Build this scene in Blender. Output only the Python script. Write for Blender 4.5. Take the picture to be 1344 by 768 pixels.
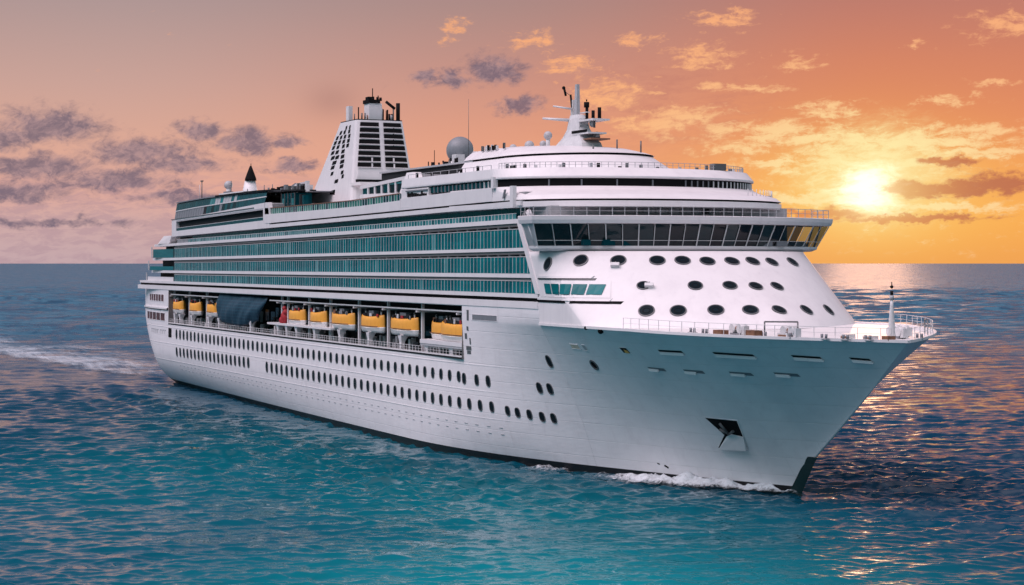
import bpy, bmesh, math, random
import numpy as np
from mathutils import Vector, Matrix
random.seed(7)
for o in list(bpy.data.objects): bpy.data.objects.remove(o)
SC = bpy.context.scene
COL = SC.collection
R = math.radians

# ------------------------------------------------------------------ camera
# world axes: +X towards the bow, -Y starboard, Z up, stem meets the waterline at the origin
CAM = Vector((185.2, -124.95, 28.0))
FWD = Vector((-math.cos(R(25.056)), math.sin(R(25.056)), 0))
RGT = Vector((math.sin(R(25.056)), math.cos(R(25.056)), 0))
cam = bpy.data.cameras.new('camera')
cam.lens = 2400 / 1344 * 36; cam.sensor_width = 36
cam.shift_y = -38.5 / 1344
cam.clip_start = 1; cam.clip_end = 200000
camo = bpy.data.objects.new('camera', cam); COL.objects.link(camo)
camo.location = CAM; camo.rotation_euler = (R(90), 0, R(64.944))
SC.camera = camo
SC.view_settings.view_transform = 'Standard'; SC.view_settings.look = 'None'
SC.view_settings.gamma = 1; SC.view_settings.exposure = 0.0
SC.view_settings.use_curve_mapping = False
try:
    SC.cycles.sample_clamp_indirect = 6; SC.cycles.sample_clamp_direct = 1.3
    SC.cycles.max_bounces = 8; SC.cycles.transparent_max_bounces = 12
    SC.cycles.use_denoising = True
except Exception: pass

def lin(r, g, b):
    f = lambda c: (c / 255 / 12.92) if c / 255 <= 0.04045 else ((c / 255 + 0.055) / 1.055) ** 2.4
    return (f(r), f(g), f(b), 1.0)

# ------------------------------------------------------------------ sky
SUN_AZ, SUN_EL = 11.05, 2.1          # degrees right of the view axis, above the horizon
world = bpy.data.worlds.new('World'); SC.world = world; world.use_nodes = True
WT = world.node_tree; WT.nodes.clear()
class N:
    """a scalar socket with arithmetic"""
    tree = WT
    def __init__(s, sock): s.s = sock
    @staticmethod
    def op(o, *a, clampit=False):
        n = N.tree.nodes.new('ShaderNodeMath'); n.operation = o; n.use_clamp = clampit
        for i, x in enumerate(a):
            if isinstance(x, N): N.tree.links.new(x.s, n.inputs[i])
            else: n.inputs[i].default_value = x
        return N(n.outputs[0])
    def __add__(s, o): return N.op('ADD', s, o)
    __radd__ = __add__
    def __sub__(s, o): return N.op('SUBTRACT', s, o)
    def __rsub__(s, o): return N.op('SUBTRACT', o, s)
    def __mul__(s, o): return N.op('MULTIPLY', s, o)
    __rmul__ = __mul__
    def __truediv__(s, o): return N.op('DIVIDE', s, o)
    def clamp(s): return N.op('ADD', s, 0.0, clampit=True)
def nstep(a, b, x):
    n = N.tree.nodes.new('ShaderNodeMapRange'); n.interpolation_type = 'SMOOTHSTEP'
    N.tree.links.new(x.s, n.inputs['Value'])
    n.inputs['From Min'].default_value = a; n.inputs['From Max'].default_value = b
    return N(n.outputs['Result'])
def nramp(x, lo, hi, stops):
    n = N.tree.nodes.new('ShaderNodeValToRGB')
    el = n.color_ramp.elements
    while len(el) > 1: el.remove(el[-1])
    for i, (p, c) in enumerate(stops):
        e = el[0] if i == 0 else el.new((p - lo) / (hi - lo))
        e.position = (p - lo) / (hi - lo); e.color = c
    N.tree.links.new(((x - lo) / (hi - lo)).s, n.inputs[0])
    return n.outputs[0]
def nmix(f, a, b, mode='MIX'):
    n = N.tree.nodes.new('ShaderNodeMix'); n.data_type = 'RGBA'; n.blend_type = mode
    if isinstance(f, N): N.tree.links.new(f.s, n.inputs[0])
    else: n.inputs[0].default_value = f
    for i, x in ((6, a), (7, b)):
        if isinstance(x, tuple): n.inputs[i].default_value = x
        else: N.tree.links.new(x, n.inputs[i])
    return n.outputs[2]
def nnoise(vec, scale, detail=5, rough=0.55, dist=0.0):
    n = N.tree.nodes.new('ShaderNodeTexNoise'); n.inputs['Scale'].default_value = scale
    n.inputs['Detail'].default_value = detail; n.inputs['Roughness'].default_value = rough
    n.inputs['Distortion'].default_value = dist
    N.tree.links.new(vec, n.inputs['Vector']); return N(n.outputs['Fac'])
def ncombine(x, y, z):
    n = N.tree.nodes.new('ShaderNodeCombineXYZ')
    for i, v in enumerate((x, y, z)):
        if isinstance(v, N): N.tree.links.new(v.s, n.inputs[i])
        else: n.inputs[i].default_value = v
    return n.outputs[0]

def build_sky():
    N.tree = WT
    tc = WT.nodes.new('ShaderNodeTexCoord')
    def dot(v):
        n = WT.nodes.new('ShaderNodeVectorMath'); n.operation = 'DOT_PRODUCT'
        WT.links.new(tc.outputs['Generated'], n.inputs[0]); n.inputs[1].default_value = v
        return N(n.outputs['Value'])
    df, dr, dz = dot(FWD), dot(RGT), dot((0, 0, 1))
    u = N.op('ARCTAN2', dr, df) * (180 / math.pi)            # azimuth, degrees
    v = N.op('ARCSINE', dz) * (180 / math.pi)                # elevation, degrees
    au = N.op('ABSOLUTE', u)
    P = lambda px, py: (math.degrees(math.atan((px - 672) / 2400)), math.degrees((345.5 - py) / 2400))
    L = nramp(v, -2, 90, [(-2, lin(190,162,168)), (0.2, lin(198,168,171)), (1.2, lin(207,170,167)), (2.2, lin(223,170,156)), (3.6, lin(222,170,150)),
                          (5.5, lin(203,163,152)), (8, lin(176,151,149)), (12, lin(150,134,150)), (24, lin(84,98,132)), (40, lin(56,66,98)), (90, lin(40,54,88))])
    M = nramp(v, -2, 90, [(-2, lin(238,170,130)), (0.8, lin(240,172,132)), (2.8, lin(236,164,132)), (4.2, lin(224,156,130)), (6, lin(200,145,131)),
                          (8, lin(174,138,132)), (12, lin(150,128,142)), (24, lin(84,96,128)), (40, lin(56,66,96)), (90, lin(40,54,88))])
    Rr = nramp(v, -2, 90, [(-2, lin(226,150,84)), (0.2, lin(238,160,84)), (1.4, lin(247,172,86)), (2.6, lin(242,158,92)), (4.2, lin(226,138,100)),
                          (6.2, lin(213,132,103)), (8.2, lin(190,124,110)), (12, lin(158,124,128)), (24, lin(88,96,122)), (40, lin(58,66,92)), (90, lin(40,54,88))])
    B = nramp(v, -2, 90, [(-2, lin(8,104,122)), (3, lin(24,128,142)), (16, lin(56,142,158)), (32, lin(190,192,206)), (48, lin(249,222,231)), (76, lin(236,220,234)), (88, lin(60,74,108))])  # unseen sky: teal low band put in to tint the bow, bright above
    base = nmix(nstep(-13, 2, u), L, M)
    base = nmix(nstep(-1, 12, u), base, Rr)
    # ---- glow round the low sun
    def d2(u0, v0, ru, rv):
        a = (u - u0) / ru; b = (v - v0) / rv
        return a * a + b * b
    def g(px, py, rx, ry, k=1.0):
        u0, v0 = P(px, py)
        e = N.op('EXPONENT', d2(u0, v0, rx / 2400 * 57.3, ry / 2400 * 57.3) * -1.0)
        return e if k == 1.0 else e * k
    base = nmix(g(1140, 262, 330, 120, .42), base, lin(255,176,84))
    base = nmix(g(1140, 258, 150, 70, .72), base, lin(255,202,104))
    # ---- clouds: noise cut by where the banks lie
    warp = nnoise(ncombine(u, v * 1.8, 0.3), 0.9, 4, .55)
    wu = u + (warp - 0.5) * 1.1; wv = v + (warp - 0.5) * 0.5
    wa = nnoise(ncombine(u, v * 1.5, 5.1), 1.7, 5, .6); wb = nnoise(ncombine(u, v * 1.5, 8.7), 1.7, 5, .6)
    cu = u + (wa - 0.5) * 1.5; cv = v + (wb - 0.5) * 0.75
    def gc(px, py, rx, ry):
        u0, v0 = P(px, py); a = (cu - u0) / (rx / 2400 * 57.3); b = (cv - v0) / (ry / 2400 * 57.3)
        return N.op('EXPONENT', (a * a + b * b) * -1.0)
    vec = ncombine(wu, wv * 1.5, 0)
    n1 = nnoise(vec, 1.05, 7, .6)
    n2 = nnoise(ncombine(wu * .75, wv * 2.9, 4.0), 1.55, 8, .64)
    n3 = nnoise(ncombine(wu, wv * 1.2, 9.0), 5.5, 5, .65)
    dark = None
    for b in [(62,172,82,27), (10,186,50,22), (185,203,92,21), (235,218,70,16), (260,174,40,16), (325,190,50,20), (378,188,36,11), (50,224,100,22), (150,240,95,18), (20,256,90,18), (250,262,80,11), (385,218,40,10),
              (60,294,120,8), (652,93,40,24), (594,104,24,14), (555,101,22,11), (680,138,40,14)]:
        e = gc(*b); dark = e if dark is None else N.op('MAXIMUM', dark, e)
    dens = nstep(0.16, 0.70, dark * 0.74 + (n1 - .5) * .95 + (n3 - .5) * .34)
    shade = nmix(nstep(0.30, 0.72, n1 + (n3 - .5) * .9), lin(164,136,142), lin(108,98,116))
    faint = nstep(-3, -7, u) * nstep(3.4, 1.8, v) * nstep(.40, .60, n2)
    base = nmix(faint * .45, base, lin(172,140,152))
    base = nmix(dens * .84, base, shade)
    base = nmix(g(436, 134, 34, 22, .30), base, lin(150,110,108))      # the funnel's thin smoke has drifted into the sky there
    soft = g(870, 140, 120, 55, 1.0) * nstep(.35, .7, n2)
    base = nmix(soft * .5, base, lin(186,118,108))
    lit = None
    for b in [(952,30,46,20), (925,75,60,22), (840,54,32,11), (1046,87,34,12), (745,88,50,18), (700,55,34,16), (800,125,60,26), (600,36,26,12), (592,55,16,8), (1320,45,60,22), (1205,67,18,7), (1310,117,40,7),
              (1240,138,50,8), (970,118,70,8), (1085,148,50,14), (900,150,60,14), (1010,172,110,13), (960,195,60,9), (860,165,90,16), (1060,185,150,10), (1200,190,150,14), (1270,175,90,9), (1010,215,70,7), (1120,215,110,20), (1300,205,80,8), (1080,262,90,8), (1240,275,110,6)]:
        e = gc(*b); lit = e if lit is None else N.op('MAXIMUM', lit, e)
    ld = nstep(0.25, 0.63, lit * 0.46 + (n2 - .5) * 1.15 + (n3 - .5) * .50 + nstep(-1, 9, u) * nstep(6.5, 2.2, v) * .13 + .06)
    near = g(1140, 240, 260, 120)
    lc = nmix(near, lin(252,176,124), lin(255,232,168))
    base = nmix(ld * .9, base, lc)
    dk2 = None
    for b in [(1205,252,60,15), (1265,250,60,12), (1320,245,60,17), (1245,217,44,8), (1085,282,80,9), (1200,289,120,6)]:
        e = gc(*b); dk2 = e if dk2 is None else N.op('MAXIMUM', dk2, e)
    dd = nstep(0.26, 0.60, dk2 * .60 + (n2 - .5) * .8 + (n3 - .5) * .3 + .08)
    base = nmix(dd * .85, base, nmix(nstep(11, 15, u), lin(216,108,58), lin(184,104,82)))
    base = nmix(g(1142, 252, 80, 52, .6), base, lin(255,232,158))
    # ---- the sun itself, ragged with cloud
    rag = (n2 - .5) * 1.1 + (n3 - .5) * .5
    core = nstep(1.35, .0, N.op('SQRT', d2(*P(1140, 252), 1.05, .85)) - rag * 1.0) * (1 - dd * .8)
    halo = nstep(1.7, .0, N.op('SQRT', d2(*P(1152, 228), 2.0, 1.25)) - rag * 1.6) * .9
    base = nmix(halo * (1 - dd), base, lin(255,236,170))
    base = nmix(core, base, (1.7, 1.5, 1.1, 1))
    # ---- unseen sky behind and beside the view, shaped to light the ship
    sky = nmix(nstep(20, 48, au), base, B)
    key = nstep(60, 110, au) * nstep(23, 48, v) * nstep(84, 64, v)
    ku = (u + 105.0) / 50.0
    boost = key * (N.op('EXPONENT', ku * ku * -1.0) * 8.2 + .55) + 1.0  # added bright band high to the left keys the ship's side
    nish = WT.nodes.new('ShaderNodeTexSky'); nish.sky_type = 'NISHITA'; nish.sun_disc = False
    nish.sun_elevation = R(SUN_EL)
    sdir = FWD * math.cos(R(SUN_AZ)) + RGT * math.sin(R(SUN_AZ))
    nish.sun_rotation = math.atan2(sdir.x, sdir.y)
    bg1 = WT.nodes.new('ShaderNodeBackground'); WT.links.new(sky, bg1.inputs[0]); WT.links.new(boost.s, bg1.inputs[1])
    bg2 = WT.nodes.new('ShaderNodeBackground'); WT.links.new(nish.outputs[0], bg2.inputs[0]); WT.links.new((nstep(25, 75, au) * 0.05).s, bg2.inputs[1])
    add = WT.nodes.new('ShaderNodeAddShader'); WT.links.new(bg1.outputs[0], add.inputs[0]); WT.links.new(bg2.outputs[0], add.inputs[1])
    out = WT.nodes.new('ShaderNodeOutputWorld'); WT.links.new(add.outputs[0], out.inputs[0])
    return sdir
SDIR = build_sky()
world.cycles.sampling_method = 'MANUAL'; world.cycles.sample_map_resolution = 1024

sun = bpy.data.lights.new('sun', 'SUN'); sun.energy = 2.0; sun.angle = R(0.5); sun.color = (1.0, .52, .30)
suno = bpy.data.objects.new('sun', sun); COL.objects.link(suno)
sv = SDIR * math.cos(R(SUN_EL)) + Vector((0, 0, math.sin(R(SUN_EL))))
suno.rotation_euler = sv.to_track_quat('Z', 'Y').to_euler()

# ------------------------------------------------------------------ materials
def newmat(name):
    m = bpy.data.materials.new(name); m.use_nodes = True
    N.tree = m.node_tree
    return m, m.node_tree.nodes['Principled BSDF'], m.node_tree
def setp(p, **k):
    names = dict(rough='Roughness', metal='Metallic', spec='Specular IOR Level', ior='IOR', coat='Coat Weight', trans='Transmission Weight', alpha='Alpha')
    for a, b in k.items(): p.inputs[names[a]].default_value = b
def objvec(t, scale=(1, 1, 1)):
    tc = t.nodes.new('ShaderNodeTexCoord'); mp = t.nodes.new('ShaderNodeMapping')
    mp.inputs['Scale'].default_value = scale
    t.links.new(tc.outputs['Object'], mp.inputs['Vector']); return mp.outputs[0]
def bump(t, p, h, strength, dist):
    b = t.nodes.new('ShaderNodeBump'); b.inputs['Strength'].default_value = strength; b.inputs['Distance'].default_value = dist
    t.links.new(h.s, b.inputs['Height']); t.links.new(b.outputs[0], p.inputs['Normal']); return b
def paint(name, c, c2=None, rough=.4, sc=.35, amount=1.0, streak=True, plates=False):
    m, p, t = newmat(name)
    c2 = c2 or tuple(x * .86 for x in c)
    n = nnoise(objvec(t), sc, 6, .62)
    f = nstep(.35, .75, n) * .5 * amount
    if streak:
        s = nnoise(objvec(t, (.9, .9, .07)), 1.0, 5, .6)
        f = f + nstep(.5, .8, s) * .55 * amount
    col = nmix(f.clamp(), c + (1,), c2 + (1,))
    t.links.new(col, p.inputs['Base Color'])
    rn = nnoise(objvec(t), sc * 3, 3)
    t.links.new((rn * .25 + (rough - .12)).s, p.inputs['Roughness'])
    if plates:
        b = t.nodes.new('ShaderNodeTexBrick'); b.offset = .5
        mp = t.nodes.new('ShaderNodeMapping'); tc = t.nodes.new('ShaderNodeTexCoord')
        mp.inputs['Rotation'].default_value = (R(-90), 0, 0)
        t.links.new(tc.outputs['Object'], mp.inputs['Vector']); t.links.new(mp.outputs[0], b.inputs['Vector'])
        b.inputs['Scale'].default_value = 1; b.inputs['Brick Width'].default_value = 9; b.inputs['Row Height'].default_value = 2.3
        b.inputs['Mortar Size'].default_value = .06; b.inputs['Mortar Smooth'].default_value = .6
        w = nnoise(objvec(t, (.25, .25, .9)), 1.0, 4, .6)
        bump(t, p, N(b.outputs['Fac']) * -.35 + w * .9, .45, .10)
        seam = nmix((N(b.outputs['Fac']) * .16 * amount).clamp(), col, (.38, .37, .38, 1)); t.links.new(seam, p.inputs['Base Color'])
    return m
def plain(name, c, rough=.5, metal=0.0, spec=.5, var=.15, sc=1.5):
    m, p, t = newmat(name)
    n = nnoise(objvec(t), sc, 5, .6)
    t.links.new(nmix(nstep(.3, .75, n), c + (1,), tuple(x * (1 - var) for x in c) + (1,)), p.inputs['Base Color'])
    setp(p, rough=rough, metal=metal, spec=spec)
    return m
def glass(name, c, c2, rough=.06, spec=.6, alpha=1.0):
    m, p, t = newmat(name)
    g = t.nodes.new('ShaderNodeNewGeometry')
    f = N(g.outputs['Random Per Island'])
    n = nnoise(objvec(t, (.08, .08, .8)), 1.0, 3, .6)
    t.links.new(nmix((f * .75 + nstep(.4, .7, n) * .4).clamp(), c + (1,), c2 + (1,)), p.inputs['Base Color'])
    setp(p, rough=rough, spec=spec, alpha=alpha)
    return m
M = dict(
    white=paint('white_paint', (.71, .69, .70), (.57, .55, .57), plates=False, amount=.7),
    hull=paint('hull_paint', (.79, .77, .785), (.66, .63, .65), rough=.36, plates=True, amount=.75),
    deckwhite=paint('deck_white', (.74, .72, .72), (.6, .57, .55), rough=.6, streak=False),
    boot=plain('black_boot_paint', (.008, .008, .010), .45),
    dark=plain('dark_grey', (.022, .024, .027), .8, spec=.15),  # one dark grey for bay walls, recesses and roof slabs
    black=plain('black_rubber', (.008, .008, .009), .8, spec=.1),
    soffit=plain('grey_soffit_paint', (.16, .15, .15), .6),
    grey=plain('grey_paint', (.40, .41, .43), .5),
    midgrey=plain('mid_grey_paint', (.18, .19, .21), .5),
    wall=plain('cabin_wall', (.30, .30, .31), .6),
    teal=glass('teal_balcony_glass', (.001, .070, .084), (.004, .16, .172), rough=.12, spec=.12),
    tealdark=glass('dark_teal_glass', (.001, .024, .034), (.002, .05, .062), spec=.15),
    tealpale=glass('pale_teal_glass', (.02, .15, .16), (.10, .27, .28), rough=.15, spec=.2),
    green=glass('green_rail_glass', (.01, .10, .08), (.06, .22, .17)),
    glassdark=glass('dark_window_glass', (.006, .010, .014), (.012, .022, .028), rough=.08, spec=.04),
    frame=plain('window_frame_grey', (.10, .105, .11), .4),
    rail=plain('white_rail_paint', (.62, .62, .63), .45),
    orange=paint('orange_boat_shell', (.86, .40, .055), (.74, .31, .035), rough=.42, sc=1.2),
    boatwhite=paint('boat_white', (.76, .75, .74), (.6, .58, .56), sc=1.2),
    tarp=None,
    red=plain('red_fabric', (.38, .02, .03), .7),
    wood=plain('brown_wood', (.22, .11, .06), .6),
    brownglass=plain('curtained_window', (.13, .055, .055), .4, spec=.2, var=.7, sc=.8),
    radome=plain('radome_grey', (.20, .22, .24), .5),
    copper=plain('copper_brown', (.20, .09, .05), .6),
)
def tarpmat():
    m, p, t = newmat('blue_tarpaulin')
    b = t.nodes.new('ShaderNodeTexBrick'); b.offset = 0
    mp = t.nodes.new('ShaderNodeMapping'); tc = t.nodes.new('ShaderNodeTexCoord'); mp.inputs['Rotation'].default_value = (R(-90), 0, 0)
    t.links.new(tc.outputs['Object'], mp.inputs['Vector']); t.links.new(mp.outputs[0], b.inputs['Vector'])
    b.inputs['Scale'].default_value = 1; b.inputs['Brick Width'].default_value = 1.5; b.inputs['Row Height'].default_value = .62
    b.inputs['Mortar Size'].default_value = .07
    b.inputs['Color1'].default_value = (.004, .026, .052, 1); b.inputs['Color2'].default_value = (.006, .034, .064, 1); b.inputs['Mortar'].default_value = (.012, .060, .095, 1)
    t.links.new(b.outputs['Color'], p.inputs['Base Color']); setp(p, rough=.6)
    w = nnoise(objvec(t), .8, 4); bump(t, p, w, .5, .3)
    return m
M['tarp'] = tarpmat()

# ------------------------------------------------------------------ mesh builder
class MB:
    def __init__(s): s.v = []; s.f = []; s.m = []; s.mats = []; s.sm = []
    def mi(s, mat):
        if mat is None: raise ValueError('no material')
        if mat not in s.mats: s.mats.append(mat)
        return s.mats.index(mat)
    def face(s, idx, mat, smooth=False): s.f.append(tuple(idx)); s.m.append(s.mi(mat)); s.sm.append(smooth)
    def add(s, pts): b = len(s.v); s.v += [tuple(p) for p in pts]; return list(range(b, b + len(pts)))
    def quad(s, a, b, c, d, mat): s.face(s.add([a, b, c, d]), mat)
    def hexa(s, p, mat):           # 8 corners: 4 bottom ring, 4 top ring
        i = s.add(p)
        for q in ((0,3,2,1),(4,5,6,7),(0,1,5,4),(1,2,6,5),(2,3,7,6),(3,0,4,7)): s.face([i[k] for k in q], mat)
    def box(s, x0, x1, y0, y1, z0, z1, mat): s.wedge(x0, x1, y0, y1, z0, z1, z0, z1, mat)
    def wedge(s, x0, x1, y0, y1, za0, za1, zb0, zb1, mat):   # heights at x0 and at x1
        if y0 > y1: y0, y1 = y1, y0
        s.hexa([(x0,y0,za0),(x1,y0,zb0),(x1,y1,zb0),(x0,y1,za0),(x0,y0,za1),(x1,y0,zb1),(x1,y1,zb1),(x0,y1,za1)], mat)
    def obox(s, c, ax, ay, az, mat):   # centre and half-axis vectors
        c, ax, ay, az = map(Vector, (c, ax, ay, az))
        s.hexa([c-ax-ay-az, c+ax-ay-az, c+ax+ay-az, c-ax+ay-az, c-ax-ay+az, c+ax-ay+az, c+ax+ay+az, c-ax+ay+az], mat)
    def loft(s, rings, mat, closed=True, cap0=False, cap1=False, smooth=False):
        ids = [s.add(r) for r in rings]; n = len(rings[0])
        for a, b in zip(ids, ids[1:]):
            for k in range(n if closed else n - 1):
                k2 = (k + 1) % n; s.face((a[k], a[k2], b[k2], b[k]), mat, smooth)
        if cap0: s.face(ids[0][::-1], mat)
        if cap1: s.face(ids[-1], mat)
        return ids
    def tube(s, p, q, r0, mat, r1=None, n=6, cap=True, smooth=True):
        p, q = Vector(p), Vector(q); r1 = r0 if r1 is None else r1
        d = (q - p).normalized(); a = d.orthogonal().normalized(); b = d.cross(a)
        ring = lambda c, r: [c + (a * math.cos(2*math.pi*k/n) + b * math.sin(2*math.pi*k/n)) * r for k in range(n)]
        s.loft([ring(p, r0), ring(q, r1)], mat, cap0=cap, cap1=cap, smooth=smooth)
    def path(s, pts, r, mat, n=5):
        for p, q in zip(pts, pts[1:]): s.tube(p, q, r, mat, n=n)
    def sphere(s, c, r, mat, n=20, m=12, sx=1, sy=1, sz=1):
        rings = []
        for j in range(m + 1):
            t = -math.pi/2 + math.pi * j / m; cr = max(math.cos(t), 1e-3)
            rings.append([(c[0] + r*sx*cr*math.cos(2*math.pi*k/n), c[1] + r*sy*cr*math.sin(2*math.pi*k/n), c[2] + r*sz*math.sin(t)) for k in range(n)])
        s.loft(rings, mat, smooth=True, cap0=True, cap1=True)
    def build(s, name, parent=None, label=None, kind=None, auto=None):
        me = bpy.data.meshes.new(name); me.from_pydata(s.v, [], s.f)
        for mt in s.mats: me.materials.append(mt)
        me.polygons.foreach_set('material_index', s.m); me.polygons.foreach_set('use_smooth', s.sm)
        bm = bmesh.new(); bm.from_mesh(me); bmesh.ops.remove_doubles(bm, verts=bm.verts, dist=1e-5)
        bmesh.ops.recalc_face_normals(bm, faces=bm.faces); bm.to_mesh(me); bm.free()
        o = bpy.data.objects.new(name, me); COL.objects.link(o)
        if parent: o.parent = parent
        if label: o['label'] = label
        if kind: o['kind'] = kind
        return o
def tag(o, label, cat, group=None, kind=None):
    o['label'] = label; o['category'] = cat
    if group: o['group'] = group
    if kind: o['kind'] = kind
    return o
def empty(name, loc=(0, 0, 0)):
    o = bpy.data.objects.new(name, None); COL.objects.link(o); o.location = loc; return o

M['bridgeglass'] = None
def bridge_glass(name, tr_):
    m, p, t = newmat(name)
    g = t.nodes.new('ShaderNodeNewGeometry'); f = N(g.outputs['Random Per Island'])
    t.links.new(nmix(f, (.006, .010, .014, 1), (.014, .035, .042, 1)), p.inputs['Base Color']); setp(p, rough=.04, spec=.3)
    tr = t.nodes.new('ShaderNodeBsdfTransparent'); tr.inputs[0].default_value = (.55, .60, .62, 1)
    mx = t.nodes.new('ShaderNodeMixShader'); mx.inputs[0].default_value = tr_
    t.links.new(p.outputs[0], mx.inputs[1]); t.links.new(tr.outputs[0], mx.inputs[2]); t.links.new(mx.outputs[0], t.nodes['Material Output'].inputs[0])
    return m
M['bridgeglass'] = bridge_glass('bridge_window_glass', .10); M['wingglass'] = bridge_glass('wing_window_glass', .65)


# ------------------------------------------------------------------ ship shapes
def lerp(a, b, t): return a + (b - a) * t
def clamp(t, a=0.0, b=1.0): return max(a, min(b, t))
def sstep(a, b, x):
    t = clamp((x - a) / (b - a)); return t * t * (3 - 2 * t)
def pw(pts, x):
    if x <= pts[0][0]: return pts[0][1]
    for (x0, y0), (x1, y1) in zip(pts, pts[1:]):
        if x <= x1: return lerp(y0, y1, (x - x0) / (x1 - x0))
    return pts[-1][1]
HB = 20.4                                     # half beam
STEM = [(0, 0), (3.1, 4.6), (7.6, 8.0), (14.4, 13.4), (18.4, 17.0), (21.3, 19.5)]
def deck_half(X):
    if X > -10: return HB * max(0.0, 1 - (max(0.0, X + 10) / 31.3) ** 2.1)
    if X < -226: return HB - 2.2 * ((-226 - X) / 26.0) ** 2
    return HB
def deck_z(X): return 20.1 - 0.7 * clamp((X + 6) / 28.0)
def keel_z(X):
    if X > 0: return pw(STEM, X)
    if X < -236: return 7.4 * ((-236 - X) / 16.0) ** 1.2
    return 0.0
def wl_half(X):
    if X >= 0: return 0.0
    if X > -74: return 19.8 * (1 - ((X + 74) / 74.0) ** 1.7)
    return 19.8 - 5.0 * ((-74 - X) / 160.0) ** 1.4
def hull_half(X, z):
    zk = keel_z(X); zd = deck_z(X)
    s = clamp((z - zk) / max(zd - zk, 1e-4))
    mid = 1 - (1 - clamp((z - zk) / 10.5)) ** 3
    bow = s ** lerp(1.45, 1.0, clamp(X / 22.0))
    k = sstep(-78, -20, X)
    g = mid * (1 - k) + bow * k
    return wl_half(X) + (deck_half(X) - wl_half(X)) * g
def shell_par(z):
    t = clamp((z - 20.2) / 9.3)
    return lerp(-17.5, -33.0, t), lerp(15.5, 16.0, t), lerp(1.3, 1.9, t)
def sell(Xc, b, e, n, ph):
    c, s = math.cos(ph), math.sin(ph)
    return Xc + e * abs(c) ** (2 / n), b * math.copysign(abs(s) ** (2 / n), s)
def shell_pt(z, ph):
    Xc, e, n = shell_par(z)
    x, y = sell(Xc, HB, e, n, ph)
    return (x, y, z)
def shell_y(X, z):
    Xc, e, n = shell_par(z)
    if X <= Xc: return HB
    c = clamp((X - Xc) / e) ** (n / 2)
    return HB * max(1 - c * c, 0.0) ** (1 / n)

ship = empty('cruise_ship')
tag(ship, 'large white cruise ship with teal balcony glass steaming across the open sea', 'cruise ship')

def hull_pt(X, z, off=0.0, side=-1):
    w = hull_half(X, z); e = .05
    dx = (hull_half(X + e, z) - hull_half(X - e, z)) / (2 * e); dz = (hull_half(X, z + e) - hull_half(X, z - e)) / (2 * e)
    n = Vector((-dx, 1, -dz)).normalized()
    p = Vector((X, w, z)) + n * off
    return Vector((p.x, p.y * side, p.z))

# ---- hull plating -------------------------------------------------
OX0, OX1, OZ0, OZ1 = -221.6, -55.4, 14.5, 21.9       # the long lifeboat opening
HT = 22.9
def hull():
    xs = sorted(set([-252, -251, -250, -248.5, -247, -245.5, -244, -242, -240, -238, -236, -233, -230, -226, OX0, OX1, -30.02, -30.0] + [round(-218 + 4.0 * k, 2) for k in range(35)] + [-82 + 2.0 * k for k in range(26)] +
                    [-30 + 1.25 * k for k in range(1, 25)] + [0.5 * k for k in range(0, 43)] + [21.28]))
    zs = sorted(set([-2, 0, .5, 1.05, 1.6, 2.2, 3, 3.8, 4.6, 5.5, 6.5, 7.5, 8.5, 9.5, 10.5, 11.5, 12.5, 13.5, OZ0, 15.5, 16.5, 17.5, 18.3, 19.0, 19.6, 20.1, OZ1, HT]))
    b = MB(); grid = {}
    for i, X in enumerate(xs):
        top = HT if X <= -30.02 else deck_z(X); kz = keel_z(X) if (X > 0 or X < -236) else -2
        for j, z in enumerate(zs):
            zz = min(max(z, kz), top) if X <= 0 else kz + (top - kz) * clamp(z / 20.1)
            grid[i, j] = (X, hull_half(X, min(max(zz, 0.0) if X <= 0 else zz, deck_z(X))), zz)
    for sgn in (-1, 1):
        ids = {}
        for k, p in grid.items(): ids[k] = b.add([(p[0], p[1] * sgn, p[2])])[0]
        for i in range(len(xs) - 1):
            xm = (xs[i] + xs[i+1]) / 2
            if xs[i] == -30.02: continue
            for j in range(len(zs) - 1):
                q = [(i, j), (i+1, j), (i+1, j+1), (i, j+1)]
                P = [Vector(grid[k]) for k in q]
                if max(abs(P[0].z - P[3].z), abs(P[1].z - P[2].z)) < 1e-4: continue
                zm = sum(p.z for p in P) / 4
                if OX0 < xm < OX1 and OZ0 < zm < OZ1: continue
                zk = keel_z(xm)
                black = zm < max(1.05, 0) and xm < 6 or (xm < -236 and zm < zk + 1.0)
                b.face([ids[k] for k in q], M['boot'] if black else M['hull'], True)
    # transom, counter and bow deck close the shell
    def strip(fn, mat):
        for i in range(len(xs) - 1):
            if xs[i] == -30.02: continue
            a = fn(i); c = fn(i + 1)
            if a and c: b.quad(a[0], c[0], c[1], a[1], mat)
    j0 = 0
    strip(lambda i: [(grid[i, 0][0], -grid[i, 0][1], grid[i, 0][2]), grid[i, 0]] if xs[i] < -216 else None, M['boot'])
    for j in range(len(zs) - 1):
        p, q = grid[0, j], grid[0, j+1]
        if q[2] - p[2] > 1e-4: b.quad(p, (p[0], -p[1], p[2]), (q[0], -q[1], q[2]), q, M['hull'])
    return b.build('hull', ship)
HULL = hull()
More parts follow.
